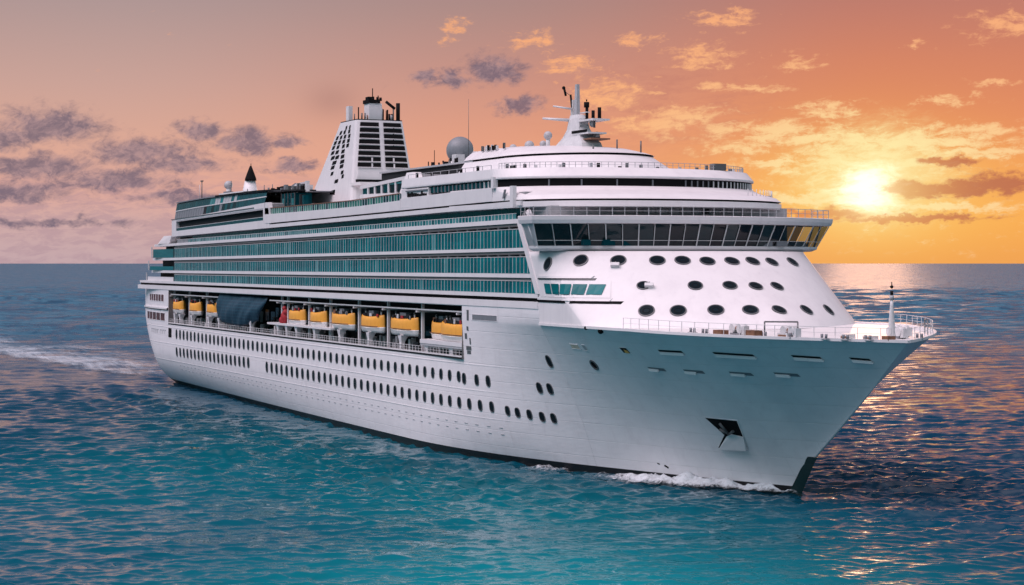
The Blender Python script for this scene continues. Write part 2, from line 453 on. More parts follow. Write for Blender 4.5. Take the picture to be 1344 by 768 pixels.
# rail cap / gunwale along the bow deck edge
def gunwale():
    b = MB(); xs = [-30 + 0.8 * k for k in range(64)] + [21.2]
    for sgn in (-1, 1):
        rings = []
        for X in xs:
            w = deck_half(X); z = deck_z(X)
            o = 0.10 if X < 20.8 else .05; w2 = max(w - .45, .01)
            rings.append([(X, sgn * (w + o), z - .22), (X, sgn * (w + o), z + .10), (X, sgn * w2, z + .10), (X, sgn * w2, z - .22)])
        b.loft(rings, M['white'], cap0=True, cap1=True)
    return b.build('gunwale', HULL)
gunwale()
def bowdeck():
    b = MB(); xs = [-30 + 0.8 * k for k in range(64)]
    for a, c in zip(xs, xs[1:]):
        wa, wc = deck_half(a) - .3, deck_half(c) - .3
        b.quad((a, -wa, deck_z(a) - .05), (c, -wc, deck_z(c) - .05), (c, wc, deck_z(c) - .05), (a, wa, deck_z(a) - .05), M['deckwhite'])
    return b.build('bow_deck', ship)
bowdeck()
# stem bar (dark forefoot) and bulb
def stembar():
    b = MB(); rings = []
    for z in (-2, 0, 1, 2, 3, 4, 4.9):
        x = max(0, np.interp(z, [p[1] for p in STEM], [p[0] for p in STEM])) + .22
        if z < 0: x = .22
        t = .55 - .05 * z
        rings.append([(x, 0, z), (x - 1.0 - t, t + .25, z), (x - 1.0 - t, -t - .25, z)])
    b.loft(rings, plain('dark_green_forefoot', (.006, .03, .032), .4), cap0=True, cap1=True)
    o = b.build('stem_bar', HULL)
    return o
stembar()
# rubbing strakes: two shallow mouldings that follow the side
def strakes():
    b = MB()
    for z, h in ((9.95, .10), (6.1, .09), (13.6, .10)):
        rings = []
        for X in [-246 + 3.0 * k for k in range(74)]:
            if X > -30: break
            rings.append([tuple(hull_pt(X, z + dz, o * (1 - sstep(-70, -32, X)) + .005)) for dz, o in ((-h, .01), (-h * .6, .04), (h * .6, .04), (h, .01))])
        b.loft(rings, M['hull'], closed=False)
    return b.build('rubbing_strake', HULL)
strakes()

# ---- portholes in the hull side -----------------------------------
def port_patch(b, X, z, rx, rz, n=14, pwr=2.6, frame=.20, glassmat=None):
    ring = lambda k, off: [hull_pt(X + k * rx * math.copysign(abs(math.cos(t)) ** (2/pwr), math.cos(t)), z + (k if k <= 1 else 1 + (k - 1) * rx / rz) * rz * math.copysign(abs(math.sin(t)) ** (2/pwr), math.sin(t)), off)
                           for t in [2*math.pi*i/n + .01 for i in range(n)]]
    a = b.add(ring(1.0, .02)); b.face(a, glassmat or M['glassdark'])
    b.loft([ring(1.0, .022), ring(1.02, .09), ring(1 + frame, .09), ring(1 + frame + .02, .0)], M['frame'])
ports = []
k = 0
X = -214.3
while X < -56: ports.append((X, lerp(12.25, 11.65, (X + 214) / 158), lerp(.60, .48, (X + 214) / 158), lerp(.98, .70, (X + 214) / 158))); X += 3.02
for X in (-55.6, -51.8, -48.6): ports.append((X, 11.45, .50, .72))
X = -214.3
while X < -157: ports.append((X, lerp(8.3, 8.6, (X + 214) / 57), .60, .95)); X += 3.02
X = -148.0
while X < -46: ports.append((X, lerp(8.35, 7.85, (X + 148) / 100), lerp(.58, .48, (X + 148) / 100), lerp(.92, .70, (X + 148) / 100))); X += 3.02
for X, z in ((-44.6, 7.55), (-42.4, 7.45), (-39.9, 7.35), (-37.4, 7.2), (-35.2, 7.15)): ports.append((X, z, .46, .62))
ports += [(-36.4, 11.2, .5, .68), (-34.2, 11.2, .5, .68), (-32.1, 15.0, .5, .75)]
ports.sort(key=lambda q: -q[0])
for q in ports[:99]:
    b = MB(); port_patch(b, *q); b.build('porthole', HULL)
b = MB()
for q in ports[99:]: port_patch(b, *q, n=10)
b.build('porthole_row', HULL, kind='stuff')
b = MB(); port_patch(b, -22.05, 15.0, .5, .46, pwr=2, frame=.4, glassmat=M['black']); b.build('round_port', HULL)
# low scuppers: two faint dashed lines
b = MB()
for z0, z1 in ((5.35, 5.0), (4.45, 4.05)):
    X = -213
    while X < -46:
        z = lerp(z0, z1, (X + 213) / 167)
        p = [hull_pt(X + dx, z + dz, .05) for dx, dz in ((-.4, -.05), (.4, -.05), (.4, .05), (-.4, .05))]
        q = [hull_pt(X + dx, z + dz, .0) for dx, dz in ((-.4, -.05), (.4, -.05), (.4, .05), (-.4, .05))]
        b.loft([q, p], M['grey'], cap1=True); X += 3.02
b.build('scupper_row', HULL, kind='stuff')

# ---- mooring slots, hawse pocket, shell doors on the bow ------------
def hull_poly(b, pts, off, mat, rim=None):
    top = [hull_pt(x, z, off) for x, z in pts]
    b.face(b.add(top), mat)
    if rim:
        c = Vector((sum(p[0] for p in pts) / len(pts), sum(p[1] for p in pts) / len(pts)))
        out = [hull_pt(c.x + (x - c.x) * rim, c.y + (z - c.y) * (1 + (rim - 1) * 1.0), off + .03) for x, z in pts]
        out0 = [hull_pt(c.x + (x - c.x) * rim, c.y + (z - c.y) * rim, 0) for x, z in pts]
        b.loft([top, out, out0], M['hull'])
def slot(x0, z0, x1, z1, name='mooring_slot', inner='dark', lip='white', h=.5, split=None):
    b = MB()
    n = 5
    xs = [lerp(x0, x1, i / n) for i in range(n + 1)]
    zc = lambda x: lerp(z0, z1, (x - x0) / (x1 - x0))
    up = [hull_pt(x, zc(x) + h * .5, .03) for x in xs]; mid = [hull_pt(x, zc(x) - h * .08, .03) for x in xs]
    lo = [hull_pt(x, zc(x) - h * .5, .03) for x in xs]; sill = [hull_pt(x, zc(x) - h * .5, .28) for x in xs]; sill2 = [hull_pt(x, zc(x) - h * .08, .12) for x in xs]
    b.loft([mid, up], M[inner], closed=False)
    m2 = M[lip]
    if split:      # part of the slot is a white roller plate, the rest open
        b.loft([lo[:split+1], sill[:split+1], sill2[:split+1], mid[:split+1]], m2, closed=False)
        b.loft([lo[split:], mid[split:]], M[inner], closed=False)
    else: b.loft([lo, sill, sill2, mid], m2, closed=False)
    return b.build(name, HULL)
for x0, z0, x1, z1 in ((-4.8, 17.5, -1.0, 17.5), (2.8, 17.5, 7.1, 17.35), (10.8, 17.4, 13.2, 17.25), (15.5, 17.25, 16.9, 17.1)): slot(x0, z0, x1, z1, h=.42)
for x0, z0, x1, z1 in ((-10.4, 15.15, -7.3, 15.1), (-4.0, 15.15, -1.1, 15.1), (2.0, 15.15, 4.3, 15.05), (6.9, 15.25, 9.2, 15.15)): slot(x0, z0, x1, z1, h=.36, split=3, inner='midgrey')
b = MB(); hull_poly(b, [(-24.7, 17.05), (-22.8, 17.05), (-22.8, 17.6), (-24.7, 17.6)], .05, plain('cream_hatch', (.72, .58, .46), .5), 1.1); b.build('shell_hatch', HULL)
b = MB(); hull_poly(b, [(-21.8, 16.95), (-21.1, 16.95), (-21.1, 17.6), (-21.8, 17.6)], .05, M['grey'], 1.15); b.build('shell_hatch', HULL)
b = MB(); hull_poly(b, [(-12.8, 17.0), (-11.3, 17.0), (-11.3, 17.65), (-12.8, 17.65)], .03, M['dark'], 1.15)
hull_poly(b, [(-12.3, 17.02), (-11.35, 17.02), (-11.35, 17.35), (-12.0, 17.5)], .10, M['orange']); b.build('painted_glow_hatch', HULL)  # orange plate is warm light put into the hatch's colour
# hawse pocket with the anchor housed in it
b = MB()
hull_poly(b, [(-7.6, 9.1), (-3.0, 9.0), (-3.6, 7.6), (-4.4, 5.4), (-8.7, 5.2), (-6.5, 7.0)], .04, M['black'], 1.06)
HAWSE = b.build('hawse_pocket', HULL)
b = MB()
pts = [(-6.2, 6.9), (-5.2, 7.25), (-3.75, 7.0), (-4.35, 5.45), (-8.4, 5.25)]
t0 = [hull_pt(x, z, .10) for x, z in pts]; t1 = [hull_pt(x, z, .5 if i in (3, 4) else .16) for i, (x, z) in enumerate(pts)]
b.loft([t0, t1], M['white'], cap1=True); b.build('hawse_lip', HULL)
b = MB()
c = hull_pt(-5.3, 8.2, .25)
b.tube(hull_pt(-5.6, 8.7, .3), hull_pt(-5.4, 7.4, .35), .16, M['frame']); b.tube(hull_pt(-6.3, 7.9, .3), hull_pt(-5.4, 7.4, .4), .2, M['frame'], .08); b.tube(hull_pt(-4.4, 7.8, .3), hull_pt(-5.4, 7.4, .4), .2, M['frame'], .08)
b.build('anchor', HULL)
b = MB(); hull_poly(b, [(-19.6, 2.25), (-19.2, 2.15), (-19.2, 2.3), (-19.6, 2.4)], .05, M['black']); b.build('overboard_outlet', HULL)
b = MB(); hull_poly(b, [(-18.6, 2.05), (-18.0, 1.75), (-17.9, 1.95), (-18.4, 2.25)], .05, M['black']); b.build('overboard_outlet', HULL)
for X, z, r in ((-16.75, 20.02, .25), (-13.4, 19.75, .38)):
    b = MB(); b.sphere(hull_pt(X, z, .1), r, M['black'], 10, 6); b.build('fairlead', HULL)
# side openings abaft the shell: long louvre and small hatches beside the lifeboat bay
b = MB(); hull_poly(b, [(-51.7, 20.0), (-43.4, 20.0), (-43.4, 20.75), (-51.7, 20.75)], .03, M['midgrey'], 1.05); b.build('side_louvre', HULL)
for x, z, w, h in ((-53.3, 20.6, .35, .75), (-53.6, 18.7, .3, .3), (-54.3, 17.6, .35, .4), (-53.0, 16.9, .2, .45), (-53.6, 15.9, .8, .28), (-53.6, 15.3, .6, .25)):
    b = MB(); hull_poly(b, [(x - w, z - h), (x + w, z - h), (x + w, z + h), (x - w, z + h)], .04, M['frame']); b.build('side_hatch', HULL)

# ---- stern quarter ---------------------------------------------------
for X0, X1, z0, z1, n in ((-242, -219.5 - 6.0, 19.3, 20.8, 6), (-246.5, -224.5, 14.9, 16.6, 5)):
    for i in range(n):
        a = lerp(X0, X1, i / n) + .25; c = lerp(X0, X1, (i + 1) / n) - .3
        b = MB(); hull_poly(b, [(a, z0), (c, z0), (c, z1), (a, z1)], .05, M['brownglass'], 1.10); b.build('stern_window', HULL)
b = MB(); hull_poly(b, [(-249.6, 11.5), (-245.5, 11.5), (-245.5, 13.3), (-249.6, 13.3)], .04, M['black'], 1.05); b.build('stern_door', HULL)
b = MB(); hull_poly(b, [(-221.5, 11.3), (-218.6, 11.3), (-218.6, 13.4), (-221.5, 13.4)], .04, M['black'], 1.05); b.build('shell_door', HULL)
b = MB()
for X in [-251 + 2.5 * k for k in range(12)]:
    if X > -222: break
    x2 = min(X + 2.5, -221.8)
    b.loft([[hull_pt(x, 17.72 + dz, o) for dz, o in ((-.18, 0), (-.18, .35), (.2, .35), (.2, 0))] for x in (X, x2)], M['white'])
    b.loft([[hull_pt(x, 17.5 + dz, o) for dz, o in ((-.16, 0), (-.16, .12), (.03, .12), (.03, 0))] for x in (X, x2)], M['dark'])
b.build('stern_ledge', HULL)
# pale, illegible painted name: low-contrast strokes only
b = MB(); X = -239.5
for i, w in enumerate((1.1, .8, 1.1, .8, .9, .4, 1.0, 0, 1.3, .5, 1.2, 1.2)):
    if w:
        hull_poly(b, [(X, 11.85), (X + .28, 11.85), (X + .28, 12.75), (X, 12.75)], .02, M['grey']); hull_poly(b, [(X, 12.62), (X + w, 12.62), (X + w, 12.85), (X, 12.85)], .022, M['grey'])
    X += w + .42 if w else 1.2
b.build('painted_name', HULL)

# ---- lifeboat bay ------------------------------------------------------
b = MB(); yi = 13.5
for s in (-1, 1):
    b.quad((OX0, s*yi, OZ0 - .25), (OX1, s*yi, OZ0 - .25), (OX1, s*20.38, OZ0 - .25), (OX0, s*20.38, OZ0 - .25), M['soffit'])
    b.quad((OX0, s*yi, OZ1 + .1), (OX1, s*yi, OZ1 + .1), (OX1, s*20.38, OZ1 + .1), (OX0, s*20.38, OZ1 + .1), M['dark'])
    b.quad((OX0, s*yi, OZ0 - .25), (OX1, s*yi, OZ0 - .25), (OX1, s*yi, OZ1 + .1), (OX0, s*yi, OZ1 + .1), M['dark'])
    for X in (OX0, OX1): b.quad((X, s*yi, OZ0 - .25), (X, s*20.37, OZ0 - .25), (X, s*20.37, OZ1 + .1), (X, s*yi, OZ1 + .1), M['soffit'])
PROM = b.build('promenade_deck', ship)
X = OX0 + 2
rng = random.Random(3)
while X < OX1 - 3:
    w = rng.uniform(1.2, 2.6); b = MB(); b.box(X, X + w, -13.6 + .02, -13.44, 16.0, rng.uniform(18.0, 19.2), rng.choice([M['tealdark'], M['glassdark'], M['midgrey'], M['wall'], M['tealdark']])); X += w + rng.uniform(.5, 1.6)
    b.build('promenade_window', PROM)
def rail_run(b, pts, h, mat, posts=1.6, r=.035, bars=3, pr=.04):
    for p, q in zip(pts, pts[1:]):
        p, q = Vector(p), Vector(q); L = (q - p).length
        for k in range(1, bars + 1): b.tube(p + Vector((0, 0, h * k / bars)), q + Vector((0, 0, h * k / bars)), r if k < bars else r * 1.5, mat, n=4, cap=False)
        n = max(1, int(round(L / posts)))
        for i in range(n): 
            c = p.lerp(q, i / n); b.tube(c, c + Vector((0, 0, h)), pr, mat, n=4, cap=False)
    b.tube(pts[-1], Vector(pts[-1]) + Vector((0, 0, h)), pr, mat, n=4, cap=False)
b = MB(); rail_run(b, [(OX0 + .3, -20.15, OZ0 - .2), (OX1 - .3, -20.15, OZ0 - .2)], 1.15, M['rail'], 1.2, .03, 3, .05)
b.box(OX0, OX1, -20.5, -20.28, OZ0 - .02, OZ0 + .16, M['white']); b.box(OX0, OX1, -20.44, -20.41, OZ0 - .30, OZ0 - .02, M['dark']); b.build('promenade_rail', PROM)
# deck clutter behind the rail: lockers, ladders and pipes
b = MB(); X = OX0 + 2
while X < OX1 - 2:
    y = rng.uniform(-18.6, -15.0); h = rng.uniform(.5, 1.9); w = rng.uniform(.3, 1.1)
    b.box(X, X + w, y, y + rng.uniform(.4, 1.0), OZ0 - .24, OZ0 + h, rng.choice([M['rail'], M['grey'], M['wall'], M['midgrey'], M['dark'], M['white']])); X += w + rng.uniform(.15, .9)
b.build('deck_locker_row', PROM, kind='stuff')
# davits: a pillar under each boat, and a slim post with its arm at each boat's after end
def davit_pillar(X, zt=16.7):
    b = MB()
    b.loft([[(X - a, y0, z), (X + a, y0, z), (X + a, y1, z), (X - a, y1, z)] for a, y0, y1, z in ((.42, -20.0, -19.4, OZ0 - .24), (.42, -20.0, -19.4, zt - 1.0), (.6, -20.1, -19.1, zt - .35), (.75, -20.15, -18.8, zt))], M['white'], cap0=True, cap1=True)
    return b.build('davit_pillar', PROM)
for X in (-217.6, -213.2, -203.4, -190, -182.3, -160, -142.5, -137.4, -131.7, -121.6, -108.6, -94.6, -80.4, -69.4, -60.2): davit_pillar(X, 16.72 if X < -145 or X > -110 and X < -72 else 16.47 if X < -110 else 15.58)
def davit(X):
    b = MB(); b.box(X - .2, X + .2, -19.2, -18.8, OZ0 - .24, OZ1 + .08, M['white']); b.box(X - .18, X + .18, -20.1, -14, OZ1 - 1.4, OZ1 - 1.1, M['white']); return b.build('davit', PROM)
for X in (-222 + .6, -208.4, -194.4, -142.8, -139.2, -127.0, -115.6, -101.4, -88.0, -73.6, -58.0): davit(X)
b = MB()
b.box(OX0, -183, -19.9, -19.7, OZ1 - 1.02, OZ1 - .82, M['rail']); b.box(-148, OX1, -19.9, -19.7, OZ1 - 1.02, OZ1 - .82, M['rail']); b.build('fall_rail', PROM)
b = MB(); b.wedge(-148, -112, -20.35, -18, 16.5, 16.85, 16.5, 16.85, M['white']); b.build('boat_platform', PROM)
b = MB(); b.box(-71.5, -55.6, -20.35, -17.2, 15.95, 16.55, M['white']); b.box(-71.5, -55.6, -20.3, -17.3, 15.6, 15.93, M['grey']); b.build('boat_platform', PROM)

# ------------------------------------------------------------------ accommodation decks
XA, XF = -219.0, -36.0
def zl(z0, z1):
    return lambda X: lerp(z0, z1, (X + 219) / 183.0)
S3b, S3t = zl(25.8, 26.05), zl(26.35, 26.6)
S2b, S2t = zl(28.65, 29.6), zl(29.2, 30.05)
S1b, S1t = zl(31.85, 33.35), zl(32.4, 33.95)
R1t = zl(33.95, 35.75)
FGb, FGt = (lambda X: R1t(X) + .62), (lambda X: R1t(X) + .88)
FT = lambda X: pw([(-219, 37.55), (-148.9, 39.5)], X) if X < -148 else pw([(-148, 37.25), (-100, 37.3), (-79, 37.75), (-36, 38.0)], X)
def bal_end(z): return lerp(-29.9, -35.8, (z - 23.6) / 9.8)       # raked forward end of the balconies
def wl2(b, x0, x1, y0, y1, fb, ft, mat, n=1):
    for i in range(n):
        a, c = lerp(x0, x1, i / n), lerp(x0, x1, (i + 1) / n); b.wedge(a, c, y0, y1, fb(a), ft(a), fb(c), ft(c), mat)
# inner block of cabins
b = MB()
b.wedge(XA, -30.5, -18.4, 18.4, 22.95, 33.9, 22.95, 35.6, M['wall'])
b.wedge(XA + 1, -148, -19.6, 19.6, 33.7, 37.4, 34.5, 39.2, M['wall'])
b.wedge(-147.9, -36, -19.6, 19.6, 34.7, 37.1, 35.5, 37.6, M['wall'])
BLOCK = b.build('cabin_block', ship)
# white band, black groove, thin strip over the lifeboat bay
b = MB()
for s in (-1, 1):
    b.box(-250.2, -30.3, s * 19.2, s * 20.50, 22.0, HT + .02, M['white'])
    b.box(-249.0, -30.3, s * 19.2, s * 20.05, HT + .025, 23.40, M['black'])
    b.box(-248.0, -30.3, s * 19.0, s * 20.52, 23.405, 23.95, M['white'])
b.build('promenade_fascia', ship)
# deck slabs
SL = [(S3b, S3t, -248.2), (S2b, S2t, -246.8), (S1b, S1t, -244.6)]
for fb, ft, xa in SL:
    b = MB(); xe = bal_end(ft(-34)) 
    for s in (-1, 1): wl2(b, -221.0, xe, s * 18.0, s * 20.5, fb, ft, M['white'], 2)
    # stern terrace with rounded end
    n = 10; ring = []
    for i in range(n + 1):
        t = -math.pi / 2 + math.pi * i / n
        ring.append((-221 - (abs(xa) - 221) * max(math.cos(t), 0) ** .28, 20.5 * math.sin(t)))
    ring = [(-221, -20.5)] + ring[1:-1] + [(-221, 20.5)]
    b.loft([[(x, y, fb(-221)) for x, y in ring], [(x, y, ft(-221)) for x, y in ring]], M['white'], cap0=True, cap1=True)
    b.build('deck_slab', ship)
# balconies: a glass balustrade of separate panes, dividers, cabin wall behind
def balcony_row(fb, ft, frac, gm, xstart, pane=1.18, name='balcony_deck', wallm='dark', soff='soffit'):
    """fb = deck level, ft = underside of the deck above"""
    b = MB(); zmid = lambda X: (fb(X) + ft(X)) / 2
    xe = bal_end(zmid(-34))
    for s in (-1, 1):
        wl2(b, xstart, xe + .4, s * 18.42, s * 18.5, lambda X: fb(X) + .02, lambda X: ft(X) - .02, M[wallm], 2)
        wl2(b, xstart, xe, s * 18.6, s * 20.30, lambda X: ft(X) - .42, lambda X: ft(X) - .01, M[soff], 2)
    row = b.build(name, ship)
    for s in (-1,):
        g = MB(); X = xstart
        while X + pane < xe + .3:
            z0 = fb(X) + .03; z1 = lerp(fb(X), ft(X), frac)
            j = rng.uniform(-.012, .012)
            g.quad((X + .03, s * (20.30 + j), z0), (X + pane - .03, s * (20.30 - j), z0), (X + pane - .03, s * (20.30 + j), z1), (X + .03, s * (20.30 - j), z1), M[gm] if rng.random() > .06 else M['tealpale'])
            X += pane
        g.build('glass_balustrade', row)
        g = MB(); X = xstart; i = 0
        while X < xe:
            big = i % 3 == 0
            z1 = ft(X) - .40 if big else lerp(fb(X), ft(X), frac)
            g.box(X - .035, X + .035, s * 20.34, s * (18.6 if big else 20.26), fb(X) + .02, z1, M['rail'] if not big else M['grey'])
            X += pane; i += 1
        wl2(g, xstart, xe, s * 20.26, s * 20.36, lambda X: lerp(fb(X), ft(X), frac), lambda X: lerp(fb(X), ft(X), frac) + .07, M['rail'], 2)
        g.build('balcony_divider', row, kind='stuff')
        # cabin doors and curtains behind
        g = MB(); X = xstart + .3
        while X < xe - 1:
            g.box(X, X + 2.0, s * 18.515, s * 18.56, fb(X) + .05, fb(X) + (ft(X) - fb(X)) * .86, rng.choice([M['glassdark'], M['tealdark'], M['glassdark'], M['wood'], M['wall']])); X += 2.36 + rng.uniform(0, .3)
        g.build('balcony_door', row, kind='stuff')
    return row
Z395 = lambda X: 23.95
balcony_row(Z395, S3b, .78, 'teal', -216.6)
balcony_row(S3t, S2b, .74, 'teal', -216.6)
balcony_row(S2t, S1b, .76, 'teal', -216.6)
# top row: a deep run of dark glass with a paler rail in front
xe = bal_end(35)
for s in (-1, 1):
    X = -205.0; b = MB()
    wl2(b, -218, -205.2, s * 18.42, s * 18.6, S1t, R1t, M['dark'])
    while X < xe - 1:
        w = 2.4; z0, z1 = S1t(X) + .02, R1t(X) - .02
        b.quad((X, s * 19.3, z0), (X + w - .05, s * 19.3, z0), (X + w - .05, s * 19.3, z1), (X, s * 19.3, z1), M['tealdark']); X += w
    if s < 0: ROW = b.build('balcony_deck', ship)
    else: b.build('balcony_deck', ship)
g = MB(); X = -214.0; s = -1
while X < xe - 1:
    z0 = S1t(X) + .03; z1 = z0 + .68
    g.quad((X + .04, -20.3, z0), (X + 1.1, -20.3, z0), (X + 1.1, -20.3, z1), (X + .04, -20.3, z1), M['tealpale'] if rng.random() > .45 and X > -205 else M['teal'] if X > -205 else M['midgrey']); X += 1.14
wl2(g, -214, xe - .5, -20.34, -20.26, lambda X: S1t(X) + .72, lambda X: S1t(X) + .79, M['rail'], 2)
g.build('glass_balustrade', ROW)
g = MB(); X = -214.0; i = 0
while X < xe - 1:
    g.box(X - .05, X + .05, -20.36, -20.24, S1t(X), S1t(X) + .75, M['rail'])
    X += 1.14 if i % 2 else 1.14; i += 1
g.build('balcony_divider', ROW, kind='stuff')
# stern terraces: white end pillars, dark recesses and glass screens
b = MB()
for (fb, ft, xa) in ((Z395, S3b, -243), (S3t, S2b, -241), (S2t, S1b, -238)):
    for s in (-1, 1):
        z0, z1 = fb(-221) + .02, ft(-221) - .02
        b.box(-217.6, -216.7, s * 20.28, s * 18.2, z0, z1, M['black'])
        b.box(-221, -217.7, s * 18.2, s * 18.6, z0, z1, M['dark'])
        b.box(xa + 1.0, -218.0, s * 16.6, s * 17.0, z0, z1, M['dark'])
        b.box(xa + 1.5, -217.8, s * 20.1, s * 20.2, z0, z0 + (.9 if fb is not S2t else 2.0), M['teal'] if fb is not Z395 else M['white'])
        b.box(xa, xa + .3, s * 20.25, s * 20.05, z0, z1, M['rail'])
    b.box(xa + 1.0, xa + 1.4, -16.6, 16.6, fb(-221) + .02, ft(-221) - .02, M['dark'])
b.build('stern_terrace', ship)
b = MB()
for s in (-1, 1):
    b.loft([[(-221, s*20.4, 32.42), (-221, s*17, 32.42), (-232, s*17, 32.42), (-233, s*20.0, 32.42)], [(-219, s*20.3, 34.2), (-219, s*17, 34.2), (-227, s*17, 34.2), (-228, s*19.8, 34.2)]], M['white'], cap0=True, cap1=True)
b.loft([[(-218, -20.3, 34.21), (-218, 20.3, 34.21), (-226, 18, 34.21), (-226, -18, 34.21)], [(-216, -20.3, 36.9), (-216, 20.3, 36.9), (-221.5, 18, 36.9), (-221.5, -18, 36.9)]], M['white'], cap0=True, cap1=True)
b.build('stern_step', ship)
# upper white side: aft part pierced by a long recess, forward part a plain band with a groove
b = MB()
Rb = lambda X: lerp(35.15, 36.15, (X + 214.5) / 64.5); Rt = lambda X: Rb(X) + 2.3
for s in (-1, 1):
    y0, y1 = s * 19.62, s * 20.46
    wl2(b, -218.4, -146.2, y0, y1, lambda X: R1t(X) - .02, Rb, M['white'], 2)
    wl2(b, -218.4, -214.6, y0, y1, Rb, lambda X: FT(X) - .02, M['white'])
    wl2(b, -150.2, -146.2, y0, y1, Rb, lambda X: Rt(-150), M['white'])
    wl2(b, -214.6, -149.0, y0, y1, Rt, FT, M['white'], 3)
    wl2(b, -218.6, -156, s * 20.40, s * 20.56, lambda X: Rt(X) + .25, lambda X: Rt(X) + .42, M['frame'], 2)
    wl2(b, -214.6, -150.2, s * 19.62, s * 19.7, Rb, Rt, M['dark'], 2)
    wl2(b, -214.6, -150.2, s * 20.30, s * 20.38, Rb, lambda X: Rb(X) + .6, M['tealdark'], 40)
    wl2(b, -214.6, -150.2, s * 20.28, s * 20.40, lambda X: Rb(X) + .61, lambda X: Rb(X) + .69, M['rail'], 2)
    wl2(b, -214.6, -150.2, s * 20.2, s * 20.44, lambda X: Rt(X) - .28, lambda X: Rt(X) + .001, M['grey'], 2)
    # forward band
    wl2(b, -146.1, -35.6, y0, y1, lambda X: R1t(X) - .02, FGb, M['white'], 3)
    wl2(b, -146.1, -35.6, y0, s * 20.1, FGb, FGt, M['black'], 3)
    wl2(b, -148.9, -79.2, y0, s * 20.52, FGt, lambda X: FT(max(X, -147.9)), M['white'], 4)
    b.loft([[(-149.2, s*20.46, 37.2), (-149.2, y0, 37.2), (-146.5, y0, 37.2), (-146.5, s*20.46, 37.2)], [(-149.2, s*20.46, FT(-149)), (-149.2, y0, FT(-149)), (-147.2, y0, FT(-149)), (-147.2, s*20.46, FT(-149))]], M['white'], cap1=True)
b.wedge(-218.3, -148.95, -19.6, 19.6, 37.42, 37.52, 39.3, 39.45, M['deckwhite'])
b.wedge(-148.9, -79, -19.6, 19.6, 37.12, 37.2, 37.5, 37.6, M['deckwhite'])
b.build('upper_side_band', ship)

# ------------------------------------------------------------------ solarium aft
b = MB()
zt = lambda X: pw([(-218, 41.3), (-200, 41.7), (-150, 41.75), (-130, 41.2)], X)
SOLb = lambda X: FT(X) + .02
for s in (-1, 1):
    for i in range(34):
        a = lerp(-217, -150, i / 34); c = lerp(-217, -150, (i + 1) / 34) - .12
        zm = lambda X: lerp(SOLb(X), zt(X), .52)
        up = M['tealdark'] if i < 14 or i > 24 else rng.choice([M['tealpale'], M['teal'], M['grey']])
        dn = M['midgrey'] if i < 12 else rng.choice([M['glassdark'], M['midgrey'], M['tealdark'], M['dark']]) if i < 24 else M['tealdark']
        b.quad((a, s*20.2, SOLb(a)), (c, s*20.2, SOLb(c)), (c, s*19.9, zm(c) - .1), (a, s*19.9, zm(a) - .1), dn)
        b.quad((a, s*19.9, zm(a) + .12), (c, s*19.9, zm(c) + .12), (c, s*19.6, zt(c) - .05), (a, s*19.6, zt(a) - .05), up)
        wl2(b, a, c + .12, s*19.8, s*20.0, lambda X: zm(X) - .1, lambda X: zm(X) + .11, M['rail'])
b.quad((-217, -20.2, 37.6), (-217, 20.2, 37.6), (-215.8, 19.6, 41.3), (-215.8, -19.6, 41.3), M['tealdark'])
SOL = b.build('solarium', ship)
b = MB()
wl2(b, -216.5, -150, -19.9, 19.9, zt, lambda X: zt(X) + .22, M['midgrey'], 3); wl2(b, -150, -141, -17, -13, zt, lambda X: zt(X) + .28, M['dark'], 2)
wl2(b, -185, -142, -20.0, -19.7, lambda X: zt(X) + .05, lambda X: zt(X) + .34, M['black'], 3)
b.build('solarium_roof', SOL)
b = MB()
b.box(-150, -142.0, -16.8, -13.5, 37.3, 41.2, M['tealdark']); b.box(-140.5, -139.8, -16.5, -15.5, 37.3, 40.8, M['dark']); b.box(-138.6, -138.0, -16.5, -15.5, 37.3, 40.6, M['tealdark'])
for X in (-150, -148, -146, -144, -142): b.box(X - .1, X + .1, -16.95, -16.82, 37.3, 41.2, M['frame'])
for X, z in ((-148.6, 39.6), (-143.2, 39.5)): b.box(X - .8, X + .6, -16.9, -16.82, z - .6, z + .7, M['tealpale'])
b.build('deck_lounge', ship)
# little deckhouse, vent cone, ball antenna and pole aft
b = MB()
b.loft([[(-193 + r * math.cos(t) * 1.0, -10 + r * math.sin(t), z) for t in [2*math.pi*k/16 for k in range(16)]] for r, z in ((1.9, 41.9), (1.55, 43.6), (1.15, 45.6))], M['white'], cap1=True, smooth=True)
VC = b.build('vent_tower', ship)
b = MB(); b.loft([[(-192.6 + r * math.cos(t), -10 + r * math.sin(t), z) for t in [2*math.pi*k/16 for k in range(16)]] for r, z in ((1.25, 45.65), (1.2, 46.1), (.65, 47.6), (.18, 48.8))], M['black'], cap0=True, cap1=True, smooth=True)
b.tube((-192.4, -10, 48.8), (-192.4, -10, 49.3), .08, M['black']); b.build('cone_cap', VC)
b = MB(); b.box(-204.8, -186.5, -13.5, -7, 41.9, 43.2, M['white']); DH = b.build('deckhouse', ship)
b = MB(); b.sphere((-201.8, -12.2, 45.0), .95, M['grey'], 14, 8); b.tube((-201.8, -12.2, 43.2), (-201.8, -12.2, 44.2), .55, M['white']); b.tube((-200.6, -12, 43.2), (-200.4, -12, 45.9), .12, M['frame']); b.box(-203.4, -200.8, -12.9, -11.4, 43.2, 43.6, M['midgrey']); b.build('satellite_dish', DH)
b = MB(); b.tube((-209.5, -16, 41.7), (-209.5, -16, 46.1), .12, M['frame']); b.box(-210.1, -208.9, -16.2, -15.8, 46.0, 46.25, M['frame']); b.tube((-211.5, -16, 41.7), (-211.5, -16, 45.4), .05, M['rail']); b.build('signal_pole', ship)
b = MB()
